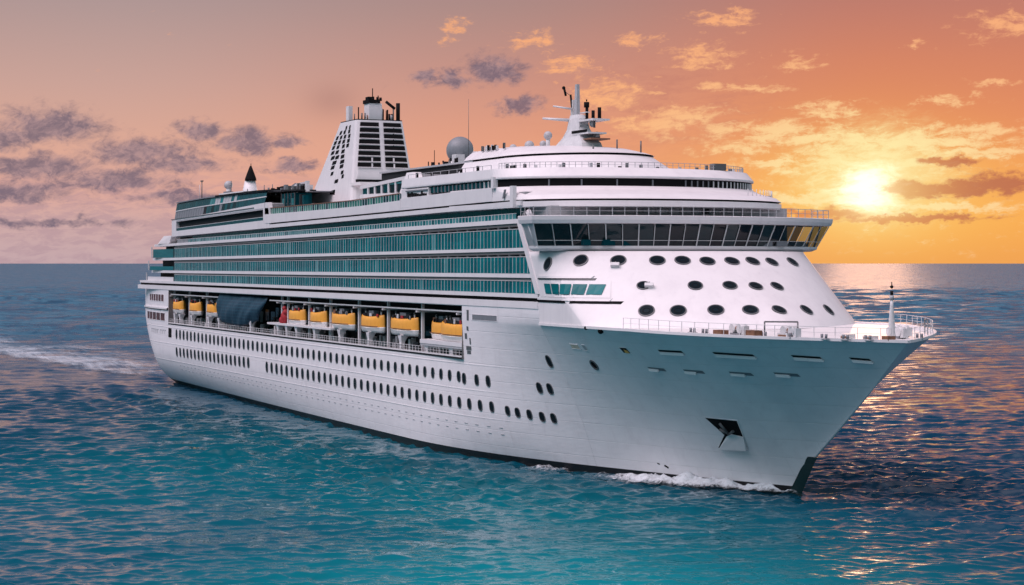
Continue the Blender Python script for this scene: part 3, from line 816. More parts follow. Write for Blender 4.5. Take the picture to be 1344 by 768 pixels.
for X, h in ((-186, 2.6), (-183.5, 1.6), (-181, 1.4), (-171.5, 2.1), (-171.2, 1.4), (-178, 1.0), (-163, .9), (-196, .8), (-214, .8), (-166.8, 1.2)):
    y = rng.uniform(-14, -8); b.tube((X, y, 41.8), (X, y, 41.9 + h), .10 if h > 1.5 else .22, M['frame'])
for i in range(26):
    X = rng.uniform(-162, -141); y = rng.uniform(-16, -13.5); h = rng.uniform(.4, 2.0); b.box(X, X + rng.uniform(.3, 1.2), y, y + .6, 41.4, 41.4 + h, rng.choice([M['black'], M['frame'], M['rail'], M['midgrey']]))
b.build('roof_fittings', ship, kind='stuff')
b = MB(); c = Vector((-167.5, -9, 43.0)); b.loft([[c + Vector((math.cos(t) * r, math.sin(t) * r, .25 * math.cos(t) * r * -1 + hh)) for t in [2*math.pi*k/18 for k in range(18)]] for r, hh in ((.6, -.5), (2.4, -.12), (2.6, .05), (1.2, .35), (.2, .5))], M['black'], cap0=True, cap1=True); b.tube((-166, -9, 41.7), c, .3, M['dark']); b.build('sun_shade', ship)
b = MB()
b.obox((-163.5, -9, 42.9), (1.0, .3, .5), (0, .9, .2), (-.4, 0, .7), M['grey']); b.obox((-166.5, -8.2, 43.0), (.8, .2, .3), (0, .9, 0), (-.3, 0, .8), M['midgrey']); b.tube((-163.5, -9, 41.0), (-163.5, -9, 42.9), .2, M['frame']); b.build('satellite_dish', ship)
# glass wind screen along the pool deck
b = MB(); X = -147.2
while X < -80:
    z0 = FT(X) + .02; z1 = z0 + 1.05
    b.quad((X + .05, -20.2, z0), (X + 1.15, -20.2, z0), (X + 1.15, -20.2, z1), (X + .05, -20.2, z1), M['green'] if rng.random() > .25 else M['tealdark']); b.box(X - .05, X + .05, -20.26, -20.15, z0, z1 + .05, M['rail']); X += 1.2
wl2(b, -147.2, -80, -20.3, -20.1, lambda X: FT(X) + 1.06, lambda X: FT(X) + 1.2, M['copper'], 3)
b.build('wind_screen', ship)

# ------------------------------------------------------------------ house beside the funnel
b = MB()
zr = lambda X: lerp(41.0, 42.0, (X + 105) / 26)
wl2(b, -105, -79.2, -17.6, -17.0, lambda X: 37.4, lambda X: lerp(39.6, 39.1, (X + 105) / 26), M['white']); wl2(b, -105, -79.2, -17.6, -17.0, lambda X: zr(X) - .55, zr, M['white'])
wl2(b, -105, -79.2, -16.9, 16.9, lambda X: 37.4, lambda X: zr(X) - .05, M['wall'])
b.loft([[(-81.8, -20.50, 36.6), (-81.8, -16.9, 36.6), (-75.6, -16.9, 36.6), (-75.6, -20.50, 36.6)], [(-82.0, -18.3, 42.2), (-82.0, -16.9, 42.2), (-79.4, -16.9, 42.2), (-79.4, -18.3, 42.2)]], M['white'], cap1=True)
HOUSE = b.build('funnel_house', ship)
b = MB()
for i in range(7):
    a = lerp(-104.5, -82.6, i / 7) + .3; c = lerp(-104.5, -82.6, (i + 1) / 7) - .3
    b.box(a, c, -17.35, -17.1, 39.5, 40.7, M['glassdark'] if i % 3 else M['tealdark']); b.box(c + .02, c + .55, -17.55, -17.1, 39.2, 41.3, M['white'])
    b.box(a, c, -17.45, -17.1, 40.72, zr(a) - .6, M['tealpale'])
b.build('house_window', HOUSE)
# long roof deck from the funnel to the radome
b = MB(); b.box(-112, -78, -11, 11, 42.0, 43.5, M['dark']); b.box(-112, -72, -11.4, 11.4, 43.52, 43.8, M['grey']); b.box(-78, -64, -11.2, 11.2, 41.0, 43.5, M['dark']); b.build('roof_deck', ship)
for X, y, h, r in ((-98, -8, 1.2, .1), (-93, -9, 2.8, .06), (-96, -8, 1.0, .35), (-90, -8, .8, .25), (-84, -9, 1.0, .3), (-88.4, -9, .7, .4)):
    b = MB(); b.tube((X, y, 43.75), (X, y, 43.8 + h), r, M['black']); b.build('roof_vent', ship)

# ------------------------------------------------------------------ funnel
FX0, FX1 = -163.0, -139.2
def frect(z):
    t = (z - 38) / 17.3
    x0 = lerp(-167.5, -151.2, max(t, 0.0) ** .90); x1 = lerp(-138.8, -141.4, t); y = lerp(6.9, 4.8, t)
    return x0, x1, y
def fpts(z, grow=0.0):
    x0, x1, y = frect(z); x0 -= grow; x1 += grow; y += grow; r = .9
    return [(x0 + r, -y, z), (x1 - r, -y, z), (x1 - .25, -y + .25, z), (x1, -y + r, z), (x1 + .25, 0, z), (x1, y - r, z), (x1 - .25, y - .25, z), (x1 - r, y, z), (x0 + r, y, z), (x0, y - r, z), (x0, -y + r, z)]
b = MB(); b.loft([fpts(z) for z in (37.2, 41, 45, 49, 52.5, 54.6, 55.2)], M['white'], cap1=True); FUN = b.build('funnel', ship)
# front face louvres, two columns of eight
for i in range(8):
    z0 = 46.2 + i * 1.11
    for s in (-1, 1):
        b = MB(); 
        def fp(z, q): 
            x0, x1, y = frect(z); w = y - .75
            yy = s * (.45 + q * (w - .45)); return Vector((x1 + .25 - .25 * abs(yy) / y + .06, yy, z))
        b.quad(fp(z0, 0), fp(z0, 1), fp(z0 + .82, 1), fp(z0 + .82, 0), M['black'])
        p, q_ = fp(z0 - .05, 0), fp(z0 - .05, 1); b.obox((p + q_) / 2 + Vector((.06, 0, 0)), (q_ - p) / 2, (.12, 0, -.03), (0, 0, .05), M['white'])
        if i < 2: p = fp(z0, .38); b.box(p.x - .02, p.x + .06, p.y - .15, p.y + .15, z0, z0 + .72, M['white'])
        b.build('front_louvre', FUN)
# side slots: staggered rows
rows = [(43.4, (.55,), 1.9), (44.2, (.74,), 1.2), (45.0, (.36, .70), 1.3), (46.2, (.3, .62), 1.9), (47.1, (.3, .60), 2.2), (48.1, (.18, .36, .58), 1.9), (49.1, (.1, .30, .56), 1.7), (50.1, (.06, .28, .54, .74), 1.4), (51.0, (.06, .28, .5, .74), 1.4), (51.9, (.08, .3, .52, .76), 1.2), (52.8, (.2, .44, .72), 1.1), (53.6, (.5, .74), .8)]
for z0, us, w in rows:
    for u_ in us:
        def sp(du, z):
            x0, x1, y = frect(z); xx = lerp(x0 + 1.2, x1 - 1.6, u_) + du
            return (xx, -y - .05, z)
        h = .70
        b = MB(); b.quad(sp(0, z0), sp(w, z0 + .12), sp(w, z0 + h + .12), sp(0, z0 + h), M['black']); b.build('side_louvre', FUN)
b = MB(); x0, x1, y = frect(41); b.quad((x0 + 12.2, -y - .04, 40.0), (x0 + 15.2, -y - .04, 40.2), (x0 + 15.2, -frect(42)[2] - .04, 42.2), (x0 + 12.2, -frect(42)[2] - .04, 42.0), M['black']); b.build('side_hatch', FUN)
b = MB(); b.sphere((-159.5, -8.0, 38.6), 1.5, M['midgrey'], 14, 8, sx=1.1, sy=.7); b.build('pool_dome', FUN)
b = MB(); x1 = frect(44)[1]; b.box(x1 - .3, x1 + .9, -5.6, 6.4, 43.2, 43.8, M['black']); b.box(x1 - .5, x1 + 4.5, -6.4, 8.4, 42.6, 43.15, M['white']); b.build('louvre_shade', FUN)
b = MB()
b.box(-148.9, -147.4, -4.2, -3.4, 55.2, 58.3, M['white']); b.box(-145.6, -142.9, -1.7, .9, 55.2, 58.6, M['white']); b.box(-145.8, -142.7, -1.9, .5, 58.6, 59.3, M['black']); b.box(-145.2, -143.6, -1.6, -.5, 59.3, 59.9, M['black']); b.box(-150.9, -141.8, -4.6, 4.6, 55.22, 55.42, M['black'])
b.build('funnel_top', FUN)
for i in range(24):
    X = rng.uniform(-147.5, -141.6); y = rng.uniform(-3.6, 4.4); h = rng.uniform(.4, 2.6); b = MB(); b.tube((X, y, 55.35), (X, y, 55.5 + h), rng.uniform(.1, .28), rng.choice([M['black'], M['black'], M['frame'], M['copper'], M['grey']])); b.build('exhaust_pipe', FUN)
for i in range(9):
    X = rng.uniform(-145.6, -142.9); y = rng.uniform(-1.8, 1.1); b = MB(); b.tube((X, y, 59.2), (X, y, 59.4 + rng.uniform(.1, .8)), rng.uniform(.1, .35), M['black']); b.build('exhaust_pipe', FUN)
b = MB(); b.tube((-144.5, -.4, 59.6), (-144.5, -.4, 61.6), .10, M['black']); b.build('funnel_antenna', FUN)
b = MB(); b.tube((-142.1, 3.9, 55.35), (-142.1, 3.9, 58.7), .42, M['black']); b.build('exhaust_pipe', FUN)
b = MB(); b.tube((-142, 2.9, 55.35), (-142, 2.9, 57.7), .15, M['frame']); b.tube((-142, 3.2, 57.6), (-142, 1.4, 58.9), .3, M['black']); b.build('exhaust_pipe', FUN)
b = MB(); b.tube((-141.0, 2.6, 54), (-140.4, 2.2, 48), .12, M['black']); b.tube((-140.4, 2.2, 48), (-139.8, 3.4, 44), .12, M['black']); b.build('ladder', FUN)

# ------------------------------------------------------------------ forward superstructure (raked, curved shell)
def shell():
    b = MB(); zs = [20.0, 20.8, 21.6, 22.4, 23.1, 23.6, 24.4, 25.2, 26, 27, 28, 28.8, 29.55]
    rings = []
    for z in zs:
        zz = max(z, 20.2); Xc, e, n = shell_par(zz)
        xa = -30.01 if z <= 23.6 else bal_end(z)
        xa = min(xa, Xc - .05)
        r = [(lerp(xa, Xc, k / 5), -HB, z) for k in range(5)]
        for k in range(73):
            x, y = sell(Xc, HB, e, n, -math.pi/2 + math.pi * k / 72); r.append((x, y, z))
        r += [(lerp(Xc, xa, k / 5), HB, z) for k in range(1, 6)]
        rings.append(r)
    b.loft(rings, M['white'], closed=False, smooth=True)
    b.face(b.add(rings[-1]), M['white'])
    return b.build('forward_superstructure', ship)
SHELL = shell()
def shell_frame(z, ph):
    p = Vector(shell_pt(z, ph)); a = Vector(shell_pt(z, ph + .01)) - Vector(shell_pt(z, ph - .01)); c = Vector(shell_pt(z + .05, ph)) - Vector(shell_pt(z - .05, ph))
    a.normalize(); nrm = a.cross(c).normalized()
    if nrm.dot(Vector((1, -.3, .3))) < 0 and abs(ph) < 1.2: nrm = -nrm
    if ph < -1.2 and nrm.y > 0: nrm = -nrm
    up = nrm.cross(a).normalized()
    if up.z < 0: up = -up
    return p, a, up, nrm
PH = [(-1.40, 27.9, .82, 1.15), (-1.056, 28.34, 1.2, 1.15), (-.787, 28.34, 1.2, 1.15), (-.536, 28.34, 1.2, 1.15), (-.375, 28.34, 1.2, 1.15), (-.213, 28.25, 1.2, 1.15), (-.02, 28.25, 1.2, 1.15), (.176, 28.25, 1.2, 1.15), (.355, 28.15, 1.15, 1.1), (.60, 28.15, 1.2, 1.1),
      (-.769, 25.19, 1.0, .9), (-.458, 25.2, 1.1, 1.1), (-.231, 25.2, 1.1, 1.1), (.008, 25.1, 1.1, 1.1), (.247, 25.06, 1.1, 1.1),
      (-.883, 22.12, 1.2, 1.15), (-.704, 22.14, 1.2, 1.15), (-.488, 22.24, 1.2, 1.15), (-.267, 22.24, 1.2, 1.15), (.074, 22.22, 1.15, 1.15), (.409, 22.12, 1.15, 1.15), (.70, 22.0, 1.1, 1.15)]
for ph, z, ra, ru in PH:
    p, a, up, nrm = shell_frame(z, ph); b = MB()
    def el(k, off): return [p + a * (ra * .88 * k * math.cos(t)) + up * (ru * .82 * k * math.sin(t)) + nrm * off for t in [2*math.pi*i/24 for i in range(24)]]
    b.loft([el(1.0, -.15), el(1.0, .10), el(.86, .12), el(.84, .05)], M['frame'], smooth=False); b.face(b.add(el(.845, .055)), M['glassdark'])
    b.loft([el(.48, .058), el(.46, .09), el(.40, .09), el(.38, .058)], M['black'])
    b.build('oval_porthole', SHELL)
# white flood lamps beside two portholes
for ph, z in ((-.84, 27.6), (-.74, 25.05)):
    p, a, up, nrm = shell_frame(z, ph); b = MB(); b.obox(p + nrm * .25, a * .55, up * .25, nrm * .25, M['rail']); b.tube(p, p + nrm * .4 + up * .5, .07, M['frame']); b.build('flood_lamp', SHELL)
# raked end pillar at the balconies and the panel with the slanted window
for s in (-1, 1):
    b = MB()
    b.loft([[(bal_end(z) - .75, s*20.56, z), (bal_end(z) + .35, s*20.56, z), (bal_end(z) + .35, s*19.5, z), (bal_end(z) - .75, s*19.5, z)] for z in (23.96, 26, 30, 33.6)], M['white'], cap0=True, cap1=True)
    b.build('end_pillar', SHELL)
def follow(b, x0, x1, za, zb, off, mat, n=10, back=.35):
    # a moulding that follows the shell side: za, zb may be callables of X
    f = lambda z, X: z(X) if callable(z) else z
    for sgn in (-1,):
        rings = []
        for k in range(n + 1):
            X = lerp(x0, x1, k / n); a, c = f(za, X), f(zb, X); ya, yc = shell_y(X, a), shell_y(X, c)
            rings.append([(X, sgn * (ya - back), a), (X, sgn * (ya + off), a), (X, sgn * (yc + off), c), (X, sgn * (yc - back), c)])
        b.loft(rings, mat, cap0=True, cap1=True)
b = MB()
follow(b, -30.2, -20.6, 26.08, 26.38, .30, M['white']); follow(b, -30.2, -20.2, 25.88, 26.09, .16, M['frame']); b.build('shell_ledge', SHELL); b = MB()
follow(b, -30.25, -15.3, 22.9, 23.25, .06, M['black']); follow(b, -30.25, -16.6, 23.24, 23.60, .16, M['white']); b.build('shell_ledge', SHELL)
def patch(b, pts, off, mat, n=6):
    # a four-cornered plate laid on the shell side
    (x0, z0), (x1, z1), (x2, z2), (x3, z3) = pts; rows = []
    for k in range(n + 1):
        t = k / n; xa, za = lerp(x0, x1, t), lerp(z0, z1, t); xb, zb = lerp(x3, x2, t), lerp(z3, z2, t)
        rows.append([(xa, -shell_y(xa, za) - off, za), (xb, -shell_y(xb, zb) - off, zb)])
    b.loft([[r[0] for r in rows], [r[1] for r in rows]], mat, closed=False)
b = MB(); patch(b, [(-29.5, 23.64), (-16.8, 23.64), (-18.5, 25.8), (-30.4, 25.8)], .12, M['white']); PAN = b.build('slanted_panel', SHELL)
b = MB()
for i in range(5):
    x0, x1 = lerp(-27.9, -17.9, i / 5) + .12, lerp(-27.9, -17.9, (i + 1) / 5) - .12
    patch(b, [(x0, 24.05), (x1, 24.05), (x1 - .55, 25.35), (x0 - .55, 25.35)], .17, M['teal'], 2)
b.build('slanted_window', PAN)

# ------------------------------------------------------------------ bridge
def bplan(z, d, yb=21.6, xb=-30.6, n=36):
    r = [(xb, -yb - d, z), ]
    for k in range(n + 1):
        y = lerp(-yb - d, yb + d, k / n); q = y / (yb + d)
        r.append((-28.0 + 7.0 * (1 - abs(q) ** 2.0) + d, y, z))
    return r + [(xb, yb + d, z)]
b = MB()
b.loft([bplan(29.56, -1.1), bplan(29.6, -.5), bplan(29.9, .05), bplan(30.25, .1)], M['white'], cap0=True, cap1=True)
b.loft([bplan(33.1, 1.2), bplan(33.15, 1.45), bplan(33.6, 1.6), bplan(34.1, 1.65), bplan(34.16, 1.5)], M['white'], cap0=True, cap1=True)
b.box(-36, -30.7, -18, 18, 29.7, 34.0, M['white']); b.box(-30.65, -30.4, -18, 18, 30.26, 33.05, M['black'])
BR = b.build('bridge', ship)
def inner(z, t, q): # point on the window plane, t along the front
    d = .05 + 1.2 * (z - 30.25) / 2.85
    y = lerp(-21.6 - d, 21.6 + d, t); qq = y / (21.6 + d)
    return Vector((-28.0 + 7.0 * (1 - qq * qq) + d - q, y, z))
NW = 22; b = MB(); b2 = MB()
for i in range(NW):
    t0, t1 = i / NW + .002, (i + 1) / NW - .002
    (b2 if i >= NW - 3 else b).quad(inner(30.27, t0, .12), inner(30.27, t1, .12), inner(33.08, t1, .12), inner(33.08, t0, .12), M['wingglass' if i >= NW - 3 else 'bridgeglass'])
b.build('bridge_window', BR); b2.build('wing_window', BR)
b = MB()
for i in range(NW + 1):
    t = i / NW; p, q = inner(30.26, t, .0), inner(33.09, t, .0); b.tube(p, q, .085 if i % 2 == 0 else .05, M['rail'], n=5, cap=False)
for i in range(NW):
    p, q = inner(30.95, i / NW, .0), inner(30.95, (i + 1) / NW, .0); b.tube(p, q, .045, M['rail'], n=4, cap=False)
b.build('window_mullion', BR)
# wing ends: glazed sides, open frames
for s in (-1, 1):
    b = MB()
    b.quad((-27.9, s*21.65, 30.26), (-30.4, s*21.65, 30.26), (-30.4, s*22.75, 33.09), (-26.9, s*22.75, 33.09), M['grey'] if s < 0 else M['wingglass'])
    for X in (-30.4, -28.6): b.tube((X, s*21.6, 30.2), (X, s*22.7, 33.1), .14, M['rail'])
    if s < 0: b.box(-30.55, -30.4, -21.6, -18.02, 30.26, 33.09, M['white'])
    else: b.box(-30.55, -30.4, 18.02, 21.6, 30.26, 31.0, M['rail'])
    b.build('bridge_wing', BR)
# consoles and back wall inside
for i in range(12):
    b = MB(); y = -17 + i * 2.6; b.box(-26.5 + 4.0 * (1 - (y / 23) ** 2), -25.7 + 4.0 * (1 - (y / 23) ** 2), y, y + rng.uniform(.8, 2.0), 30.27, rng.uniform(30.8, 31.1), rng.choice([M['midgrey'], M['tealdark'], M['frame']]))
    b.build('bridge_console', BR)
b = MB()
edge = [Vector(p) for p in bplan(34.16, 1.2, n=30)]
rail_run(b, edge, 1.15, M['grey'], 1.5, .035, 2, .05); b.build('bridge_rail', BR)
b = MB(); b.tube((-28.6, -22.4, 34.16), (-29.2, -22.4, 34.7), .4, M['white']); b.sphere((-29.8, -22.4, 34.2), .55, M['frame'], 12, 8); b.build('wing_fitting', BR)

# ------------------------------------------------------------------ tiers above the bridge
def tplan(z, Xc, bb, e, xa, n=2.0, m=64):
    r = [(lerp(xa, Xc, k / 6), -bb, z) for k in range(6)]
    for k in range(m + 1):
        x, y = sell(Xc, bb, e, n, -math.pi/2 + math.pi * k / m); r.append((x, y, z))
    return r + [(lerp(Xc, xa, k / 6), bb, z) for k in range(1, 7)]
def tier(b, spec, xa, mat, cap0=False, cap1=True):
    b.loft([tplan(z, Xc, bb, e, xa) for z, Xc, bb, e in spec], M[mat] if isinstance(mat, str) else mat, cap0=cap0, cap1=cap1, smooth=False)
# recess behind the bridge rail
b = MB(); tier(b, [(34.1, -42, 18.6, 12), (35.5, -42, 18.6, 12)], -60, 'wall'); T1 = b.build('lower_house', ship)
for k in range(26):
    b = MB(); t = -1.35 + k * .1; 
    x0, y0 = sell(-42, 18.6, 12, 2, t); x1, y1 = sell(-42, 18.6, 12, 2, t + .085)
    if k % 7 == 3: continue
    b.quad((x0 + .08, y0 * 1.006, 34.75), (x1 + .08, y1 * 1.006, 34.75), (x1 + .08, y1 * 1.006, 35.4), (x0 + .08, y0 * 1.006, 35.4), M['dark'] if k > 15 or k < 3 else M['grey'])
    b.build('house_window', T1)
# tier 2: overhanging band with its groove, sloped roof
b = MB()
tier(b, [(35.45, -38, 20.4, 13.6), (35.5, -38, 20.45, 14.0), (36.25, -38, 20.45, 14.0)], -60, 'white', cap0=True, cap1=False)
tier(b, [(36.25, -38.2, 20.15, 13.8), (36.5, -38.2, 20.15, 13.8)], -60, 'black', cap1=False)
tier(b, [(36.5, -38, 20.45, 14.0), (37.1, -39.2, 20.4, 13.9), (37.9, -43.4, 20.3, 13.7), (38.45, -45, 20.25, 13.6)], -60, 'white')
b.box(-38.2, -37.2, -20.85, -20.3, 35.45, 38.4, M['white'])
T2 = b.build('observation_band', ship)
b = MB()
for X, z0, z1, y in ((-40.5, 36.7, 38.1, -20.6),): b.obox((X, y, 37.4), (.18, 0, 0), (0, .1, 0), (.3, 0, .6), M['midgrey'])
for k in range(12):
    t = .55 + k * .06; x, y = sell(-40, 20.2, 13.8, 2, t); b.tube((x, y, 37.1), (x, y, 38.2), .05, M['rail'], n=4)
b.build('tier_rail', T2)
# tier 3: dark window strip and eyebrow roof
b = MB()
tier(b, [(38.45, -45, 20.0, 13.2), (39.5, -45, 20.0, 13.2)], -68, 'black', cap1=False)
T3W = None
T3 = MB()
tier(T3, [(39.5, -45, 20.3, 13.5), (39.6, -45, 20.4, 13.7), (39.8, -45, 20.4, 13.7), (41.0, -46.2, 20.2, 12.9), (41.05, -46.2, 19.6, 12.5)], -79.0, 'white', cap0=True)
for s in (-1, 1):
    wl2(T3, -79.2, -68.2, s*19.2, s*20.3, lambda X: FT(X) - .2, lambda X: 39.36, M['white'])
    wl2(T3, -79.2, -44.8, s*19.2, s*20.47, lambda X: FGt(X), lambda X: lerp(38.0, 38.45, clamp((X + 79) / 30)), M['white'], 3)
OBS = T3.build('observation_lounge', ship)
b.build('window_strip', OBS)
b = MB()
X = -67.5
while X < -45.5:
    b.box(X, X + 1.15, -20.12, -20.02, 38.5, 39.3, M['tealdark']); b.box(X + 1.17, X + 1.38, -20.25, -20.0, 38.42, 39.34, M['rail' if X > -50 else 'midgrey']); X += 1.4
b.box(-44.7, -43.9, -20.7, -20.0, 38.3, 39.9, M['white'])
b.build('lounge_window', OBS)
b = MB()
for i in range(10):
    X = -76.5 + i * .8; b.box(X, X + .5, -20.42, -20.31, 38.15, 38.15 + rng.uniform(.3, .75), M['black'])
b.box(-77, -68.4, -20.5, -20.31, 38.95, 39.15, M['midgrey']); b.build('side_vent', OBS)
b = MB()
for k in range(44):
    t = -.9 + k * .052; x, y = sell(-45, 20.0, 13.25, 2, t)
    if k > 20 or k % 5 == 0: b.box(x - .08, x + .12, y - .08, y + .08, 38.46, 39.34, M['rail'] if k > 24 else M['midgrey'])
b.build('window_mullion', OBS)
b = MB()
pts = [Vector((x, y, 41.05)) for x, y in [sell(-46.2, 19.6, 12.4, 2, -1.45 + .05 * k) for k in range(60)]]
rail_run(b, pts, .75, M['grey'], 1.6, .03, 2, .04); pts = [Vector((X, -19.6, 41.05)) for X in (-78, -62, -47)]; rail_run(b, pts, .6, M['grey'], 3.2, .03, 1, .05); b.build('lounge_rail', OBS)
b = MB()
for i in range(22):
    t = rng.uniform(-1.5, 1.3); x, y = sell(-47, 18.6, 11.4, 2, t); h = rng.uniform(.25, .9); b.box(x - .15, x + .2, y - .15, y + .2, 41.05, 41.05 + h, rng.choice([M['black'], M['frame'], M['rail'], M['grey']]))
for X in (-76, -70, -64, -59, -53): b.box(X, X + .4, -19.2, -18.9, 41.05, 41.05 + rng.uniform(.4, .9), M['black'])
b.box(-36.5, -35.4, 9.5, 11.5, 41.05, 42.0, M['frame'])
b.build('roof_fittings', OBS, kind='stuff')
# tier 4: top house with a dark line, domed roof
b = MB()
tier(b, [(41.02, -58, 12.6, 16.5), (41.8, -58.4, 12.6, 16.3), (43.55, -61, 11.4, 15.2)], -75, 'white', cap1=False)
tier(b, [(43.55, -61.2, 11.2, 15.0), (43.85, -61.2, 11.2, 15.0)], -75, 'black', cap1=False)
tier(b, [(43.85, -61, 11.5, 15.3), (44.3, -62, 11.2, 14.0), (45.1, -64.5, 10.2, 11.5), (45.45, -66, 9.0, 9.0), (45.5, -66.5, 7, 7)], -75, 'white')
b.quad((-75, -12.6, 41), (-75, 12.6, 41), (-75, 10, 45.4), (-75, -10, 45.4), M['white'])
TOP = b.build('radar_house', ship)
b = MB()
for i in range(12): X = rng.uniform(-74, -62); b.box(X, X + .3, -10.6, -10.3, 45.1, 45.5 + rng.uniform(.1, .5), rng.choice([M['black'], M['frame'], M['rail']]))
for X, y, h in ((-52, 3, 1.6), (-46.6, 4, 1.1), (-50, -2, .6)): b.tube((X, y, 44.0), (X, y, 44.6 + h), .12, M['frame'])
b.build('roof_fittings', TOP, kind='stuff')
for X, y, r, z in ((-79.5, -1, .62, 46.4), (-73.5, -1, .78, 46.45), (-68.6, -1, .55, 46.4), (-66.9, -1, .68, 47.6)):
    b = MB(); b.sphere((X, y, z), r, M['grey'], 14, 8); b.tube((X, y, 45.3), (X, y, z - r * .6), r * .5, M['rail']); b.build('satellite_dome', TOP)
# radome
b = MB(); b.sphere((-93.9, -4, 46.75), 2.3, M['radome'], 28, 16); RD = b.build('radome', ship)
b = MB(); b.tube((-93.9, -4, 43.85), (-93.9, -4, 45.0), 1.2, M['grey'], .9, n=14); b.box(-92.2, -90.6, -6.2, -4.6, 44.2, 45.9, M['rail'])
for i in range(10): X = rng.uniform(-95.5, -88); b.tube((X, -7, 43.85), (X + rng.uniform(-.5, .5), -7, 44.0 + rng.uniform(.3, 1.4)), .16, rng.choice([M['frame'], M['rail'], M['black']]))
b.build('radome_base', RD)
b = MB(); b.tube((-90.4, -4, 45), (-90.4, -4, 55.0), .05, M['frame'], .03); b.build('whip_antenna', ship)

# ------------------------------------------------------------------ mast
b = MB(); mx = -58.8
def mring(z, x0, x1, y): return [(mx + x0, -y, z), (mx + x1, -y, z), (mx + x1, y, z), (mx + x0, y, z)]
b.loft([mring(44.4, -5.5, 5.0, 1.9), mring(45.8, -4.2, 4.4, 1.6), mring(46.8, -2.8, 3.0, 1.2), mring(48.0, -1.9, 2.2, .9), mring(49.6, -1.6, 1.7, .7), mring(50.2, -1.5, 1.2, .5)], M['rail'], cap1=True, cap0=True)
b.loft([mring(50.1, -.7, .2, .3), mring(54.8, -.45, .15, .22)], M['grey'], cap1=True); b.loft([mring(50.1, -2.0, -1.3, .2), mring(52.6, -1.9, -1.4, .18)], M['rail'], cap1=True)
MAST = b.build('mast', ship)
b = MB(); b.tube((mx - 1.5, -.2, 49.5), (mx - 3.0, -4.4, 49.75), .28, M['rail'], .16); b.tube((mx - 1.5, -.2, 51.2), (mx - 2.3, -3.0, 51.6), .18, M['rail'], .12); b.tube((mx - 1.5, .2, 49.5), (mx - 1.0, 3.0, 49.7), .25, M['rail'], .16); b.build('yardarm', MAST)
b = MB(); b.tube((mx - 1.7, -.1, 51.3), (mx - 1.8, -.3, 53.4), .16, M['black']); b.tube((mx - 2.0, -1.0, 53.2), (mx - 2.3, -1.2, 54.6), .18, M['black']); b.tube((mx - 1.8, -.3, 53.2), (mx - 2.2, -1.1, 53.9), .05, M['frame']); b.sphere((mx - 2.3, -1.2, 54.4), .28, M['black'], 8, 6); b.build('signal_lamp', MAST)
b = MB(); b.box(mx + .5, mx + 5.6, -1.2, 1.9, 47.05, 47.3, M['rail']); b.box(mx + .4, mx + 5.0, -1.25, -1.0, 47.3, 47.7, M['black']); b.box(mx + 1, mx + 6.2, -1.0, 2.2, 46.2, 46.4, M['copper']); b.tube((mx + 5.2, .5, 46.4), (mx + 5.2, .5, 46.8), .5, M['frame']); b.sphere((mx + 5.2, .5, 46.95), .45, M['frame'], 10, 6)
b.box(mx + 1.2, mx + 6.4, -.8, 2.0, 49.0, 49.25, M['rail']); b.tube((mx + 4.6, .4, 48.0), (mx + 4.6, .4, 49.0), .16, M['frame']); b.sphere((mx + 4.0, .4, 48.6), .5, M['grey'], 10, 6); b.build('radar_platform', MAST)
for X, z0, z1, r in ((2.0, 49.2, 51.6, .24), (4.0, 49.2, 50.6, .26), (6.0, 49.2, 50.9, .28), (1.9, 51.2, 52.0, .42), (1.9, 52.1, 52.4, .1), (.9, 45.6, 47.0, .2)): b = MB(); b.tube((mx + X, .5, z0), (mx + X, .5, z1), r, M['black']); b.build('mast_antenna', MAST)
b = MB(); b.box(mx + .2, mx + 2.4, .2, .8, 50.4, 50.55, M['rail']); b.build('radar_scanner', MAST)
b = MB(); b.box(mx + 3.4, mx + 5.6, -1.4, -1.1, 48.1, 48.4, M['frame']); b.build('radar_scanner', MAST)

# ------------------------------------------------------------------ bow deck gear
for s in (-1, 1):
    b = MB()
    pts = [Vector((X, s * max(deck_half(X) - .45, .05), deck_z(X) + .08)) for X in [-8 + 1.6 * k for k in range(18)] + [19.9]]
    if s < 0: pts = pts[0:]
    rail_run(b, pts, 1.25, M['rail'], 1.9, .024, 2, .038)
    b.build('bow_rail', ship)
dz = lambda X: deck_z(X) - .05
b = MB()
b.loft([[(18.1 + r * math.cos(t), r * math.sin(t), z) for t in [2*math.pi*k/12 for k in range(12)]] for r, z in ((.42, dz(18.1)), (.34, 21.4), (.2, 23.2), (.17, 23.9))], M['rail'], cap1=True, smooth=True)
FM = b.build('foremast', ship)
b = MB(); b.tube((18.1, 0, 23.9), (18.1, 0, 24.4), .26, M['grey']); b.tube((18.1, 0, 24.4), (18.1, 0, 24.9), .17, M['black']); b.sphere((18.1, 0, 25.35), .2, M['black'], 10, 6); b.tube((18.1, 0, 25.4), (18.1, 0, 25.9), .05, M['black']); b.build('mast_lamp', FM)
def winch(X, y):
    b = MB(); z = dz(X)
    b.box(X - 1.1, X + 1.1, y - .5, y + .5, z, z + .25, M['midgrey'])
    for d in (-.8, .8): b.tube((X + d, y - .45, z + .75), (X + d, y + .45, z + .75), .55, M['rail'], n=12)
    b.tube((X - 1.2, y, z + .75), (X + 1.2, y, z + .75), .3, M['copper'], n=10); b.box(X + 1.15, X + 1.75, y - .35, y + .35, z + .1, z + 1.1, M['rail'])
    return b.build('mooring_winch', ship)
for X, y in ((6.2, -12.6), (11.6, -9.2), (13.5, 4.6), (16.0, 2.2)): winch(X, y)
def bollard(X, y):
    b = MB(); z = dz(X); b.box(X - .7, X + .7, y - .28, y + .28, z, z + .12, M['grey'])
    for d in (-.4, .4): b.tube((X + d, y, z + .1), (X + d, y, z + .6), .16, M['midgrey'], n=10)
    return b.build('bollard', ship)
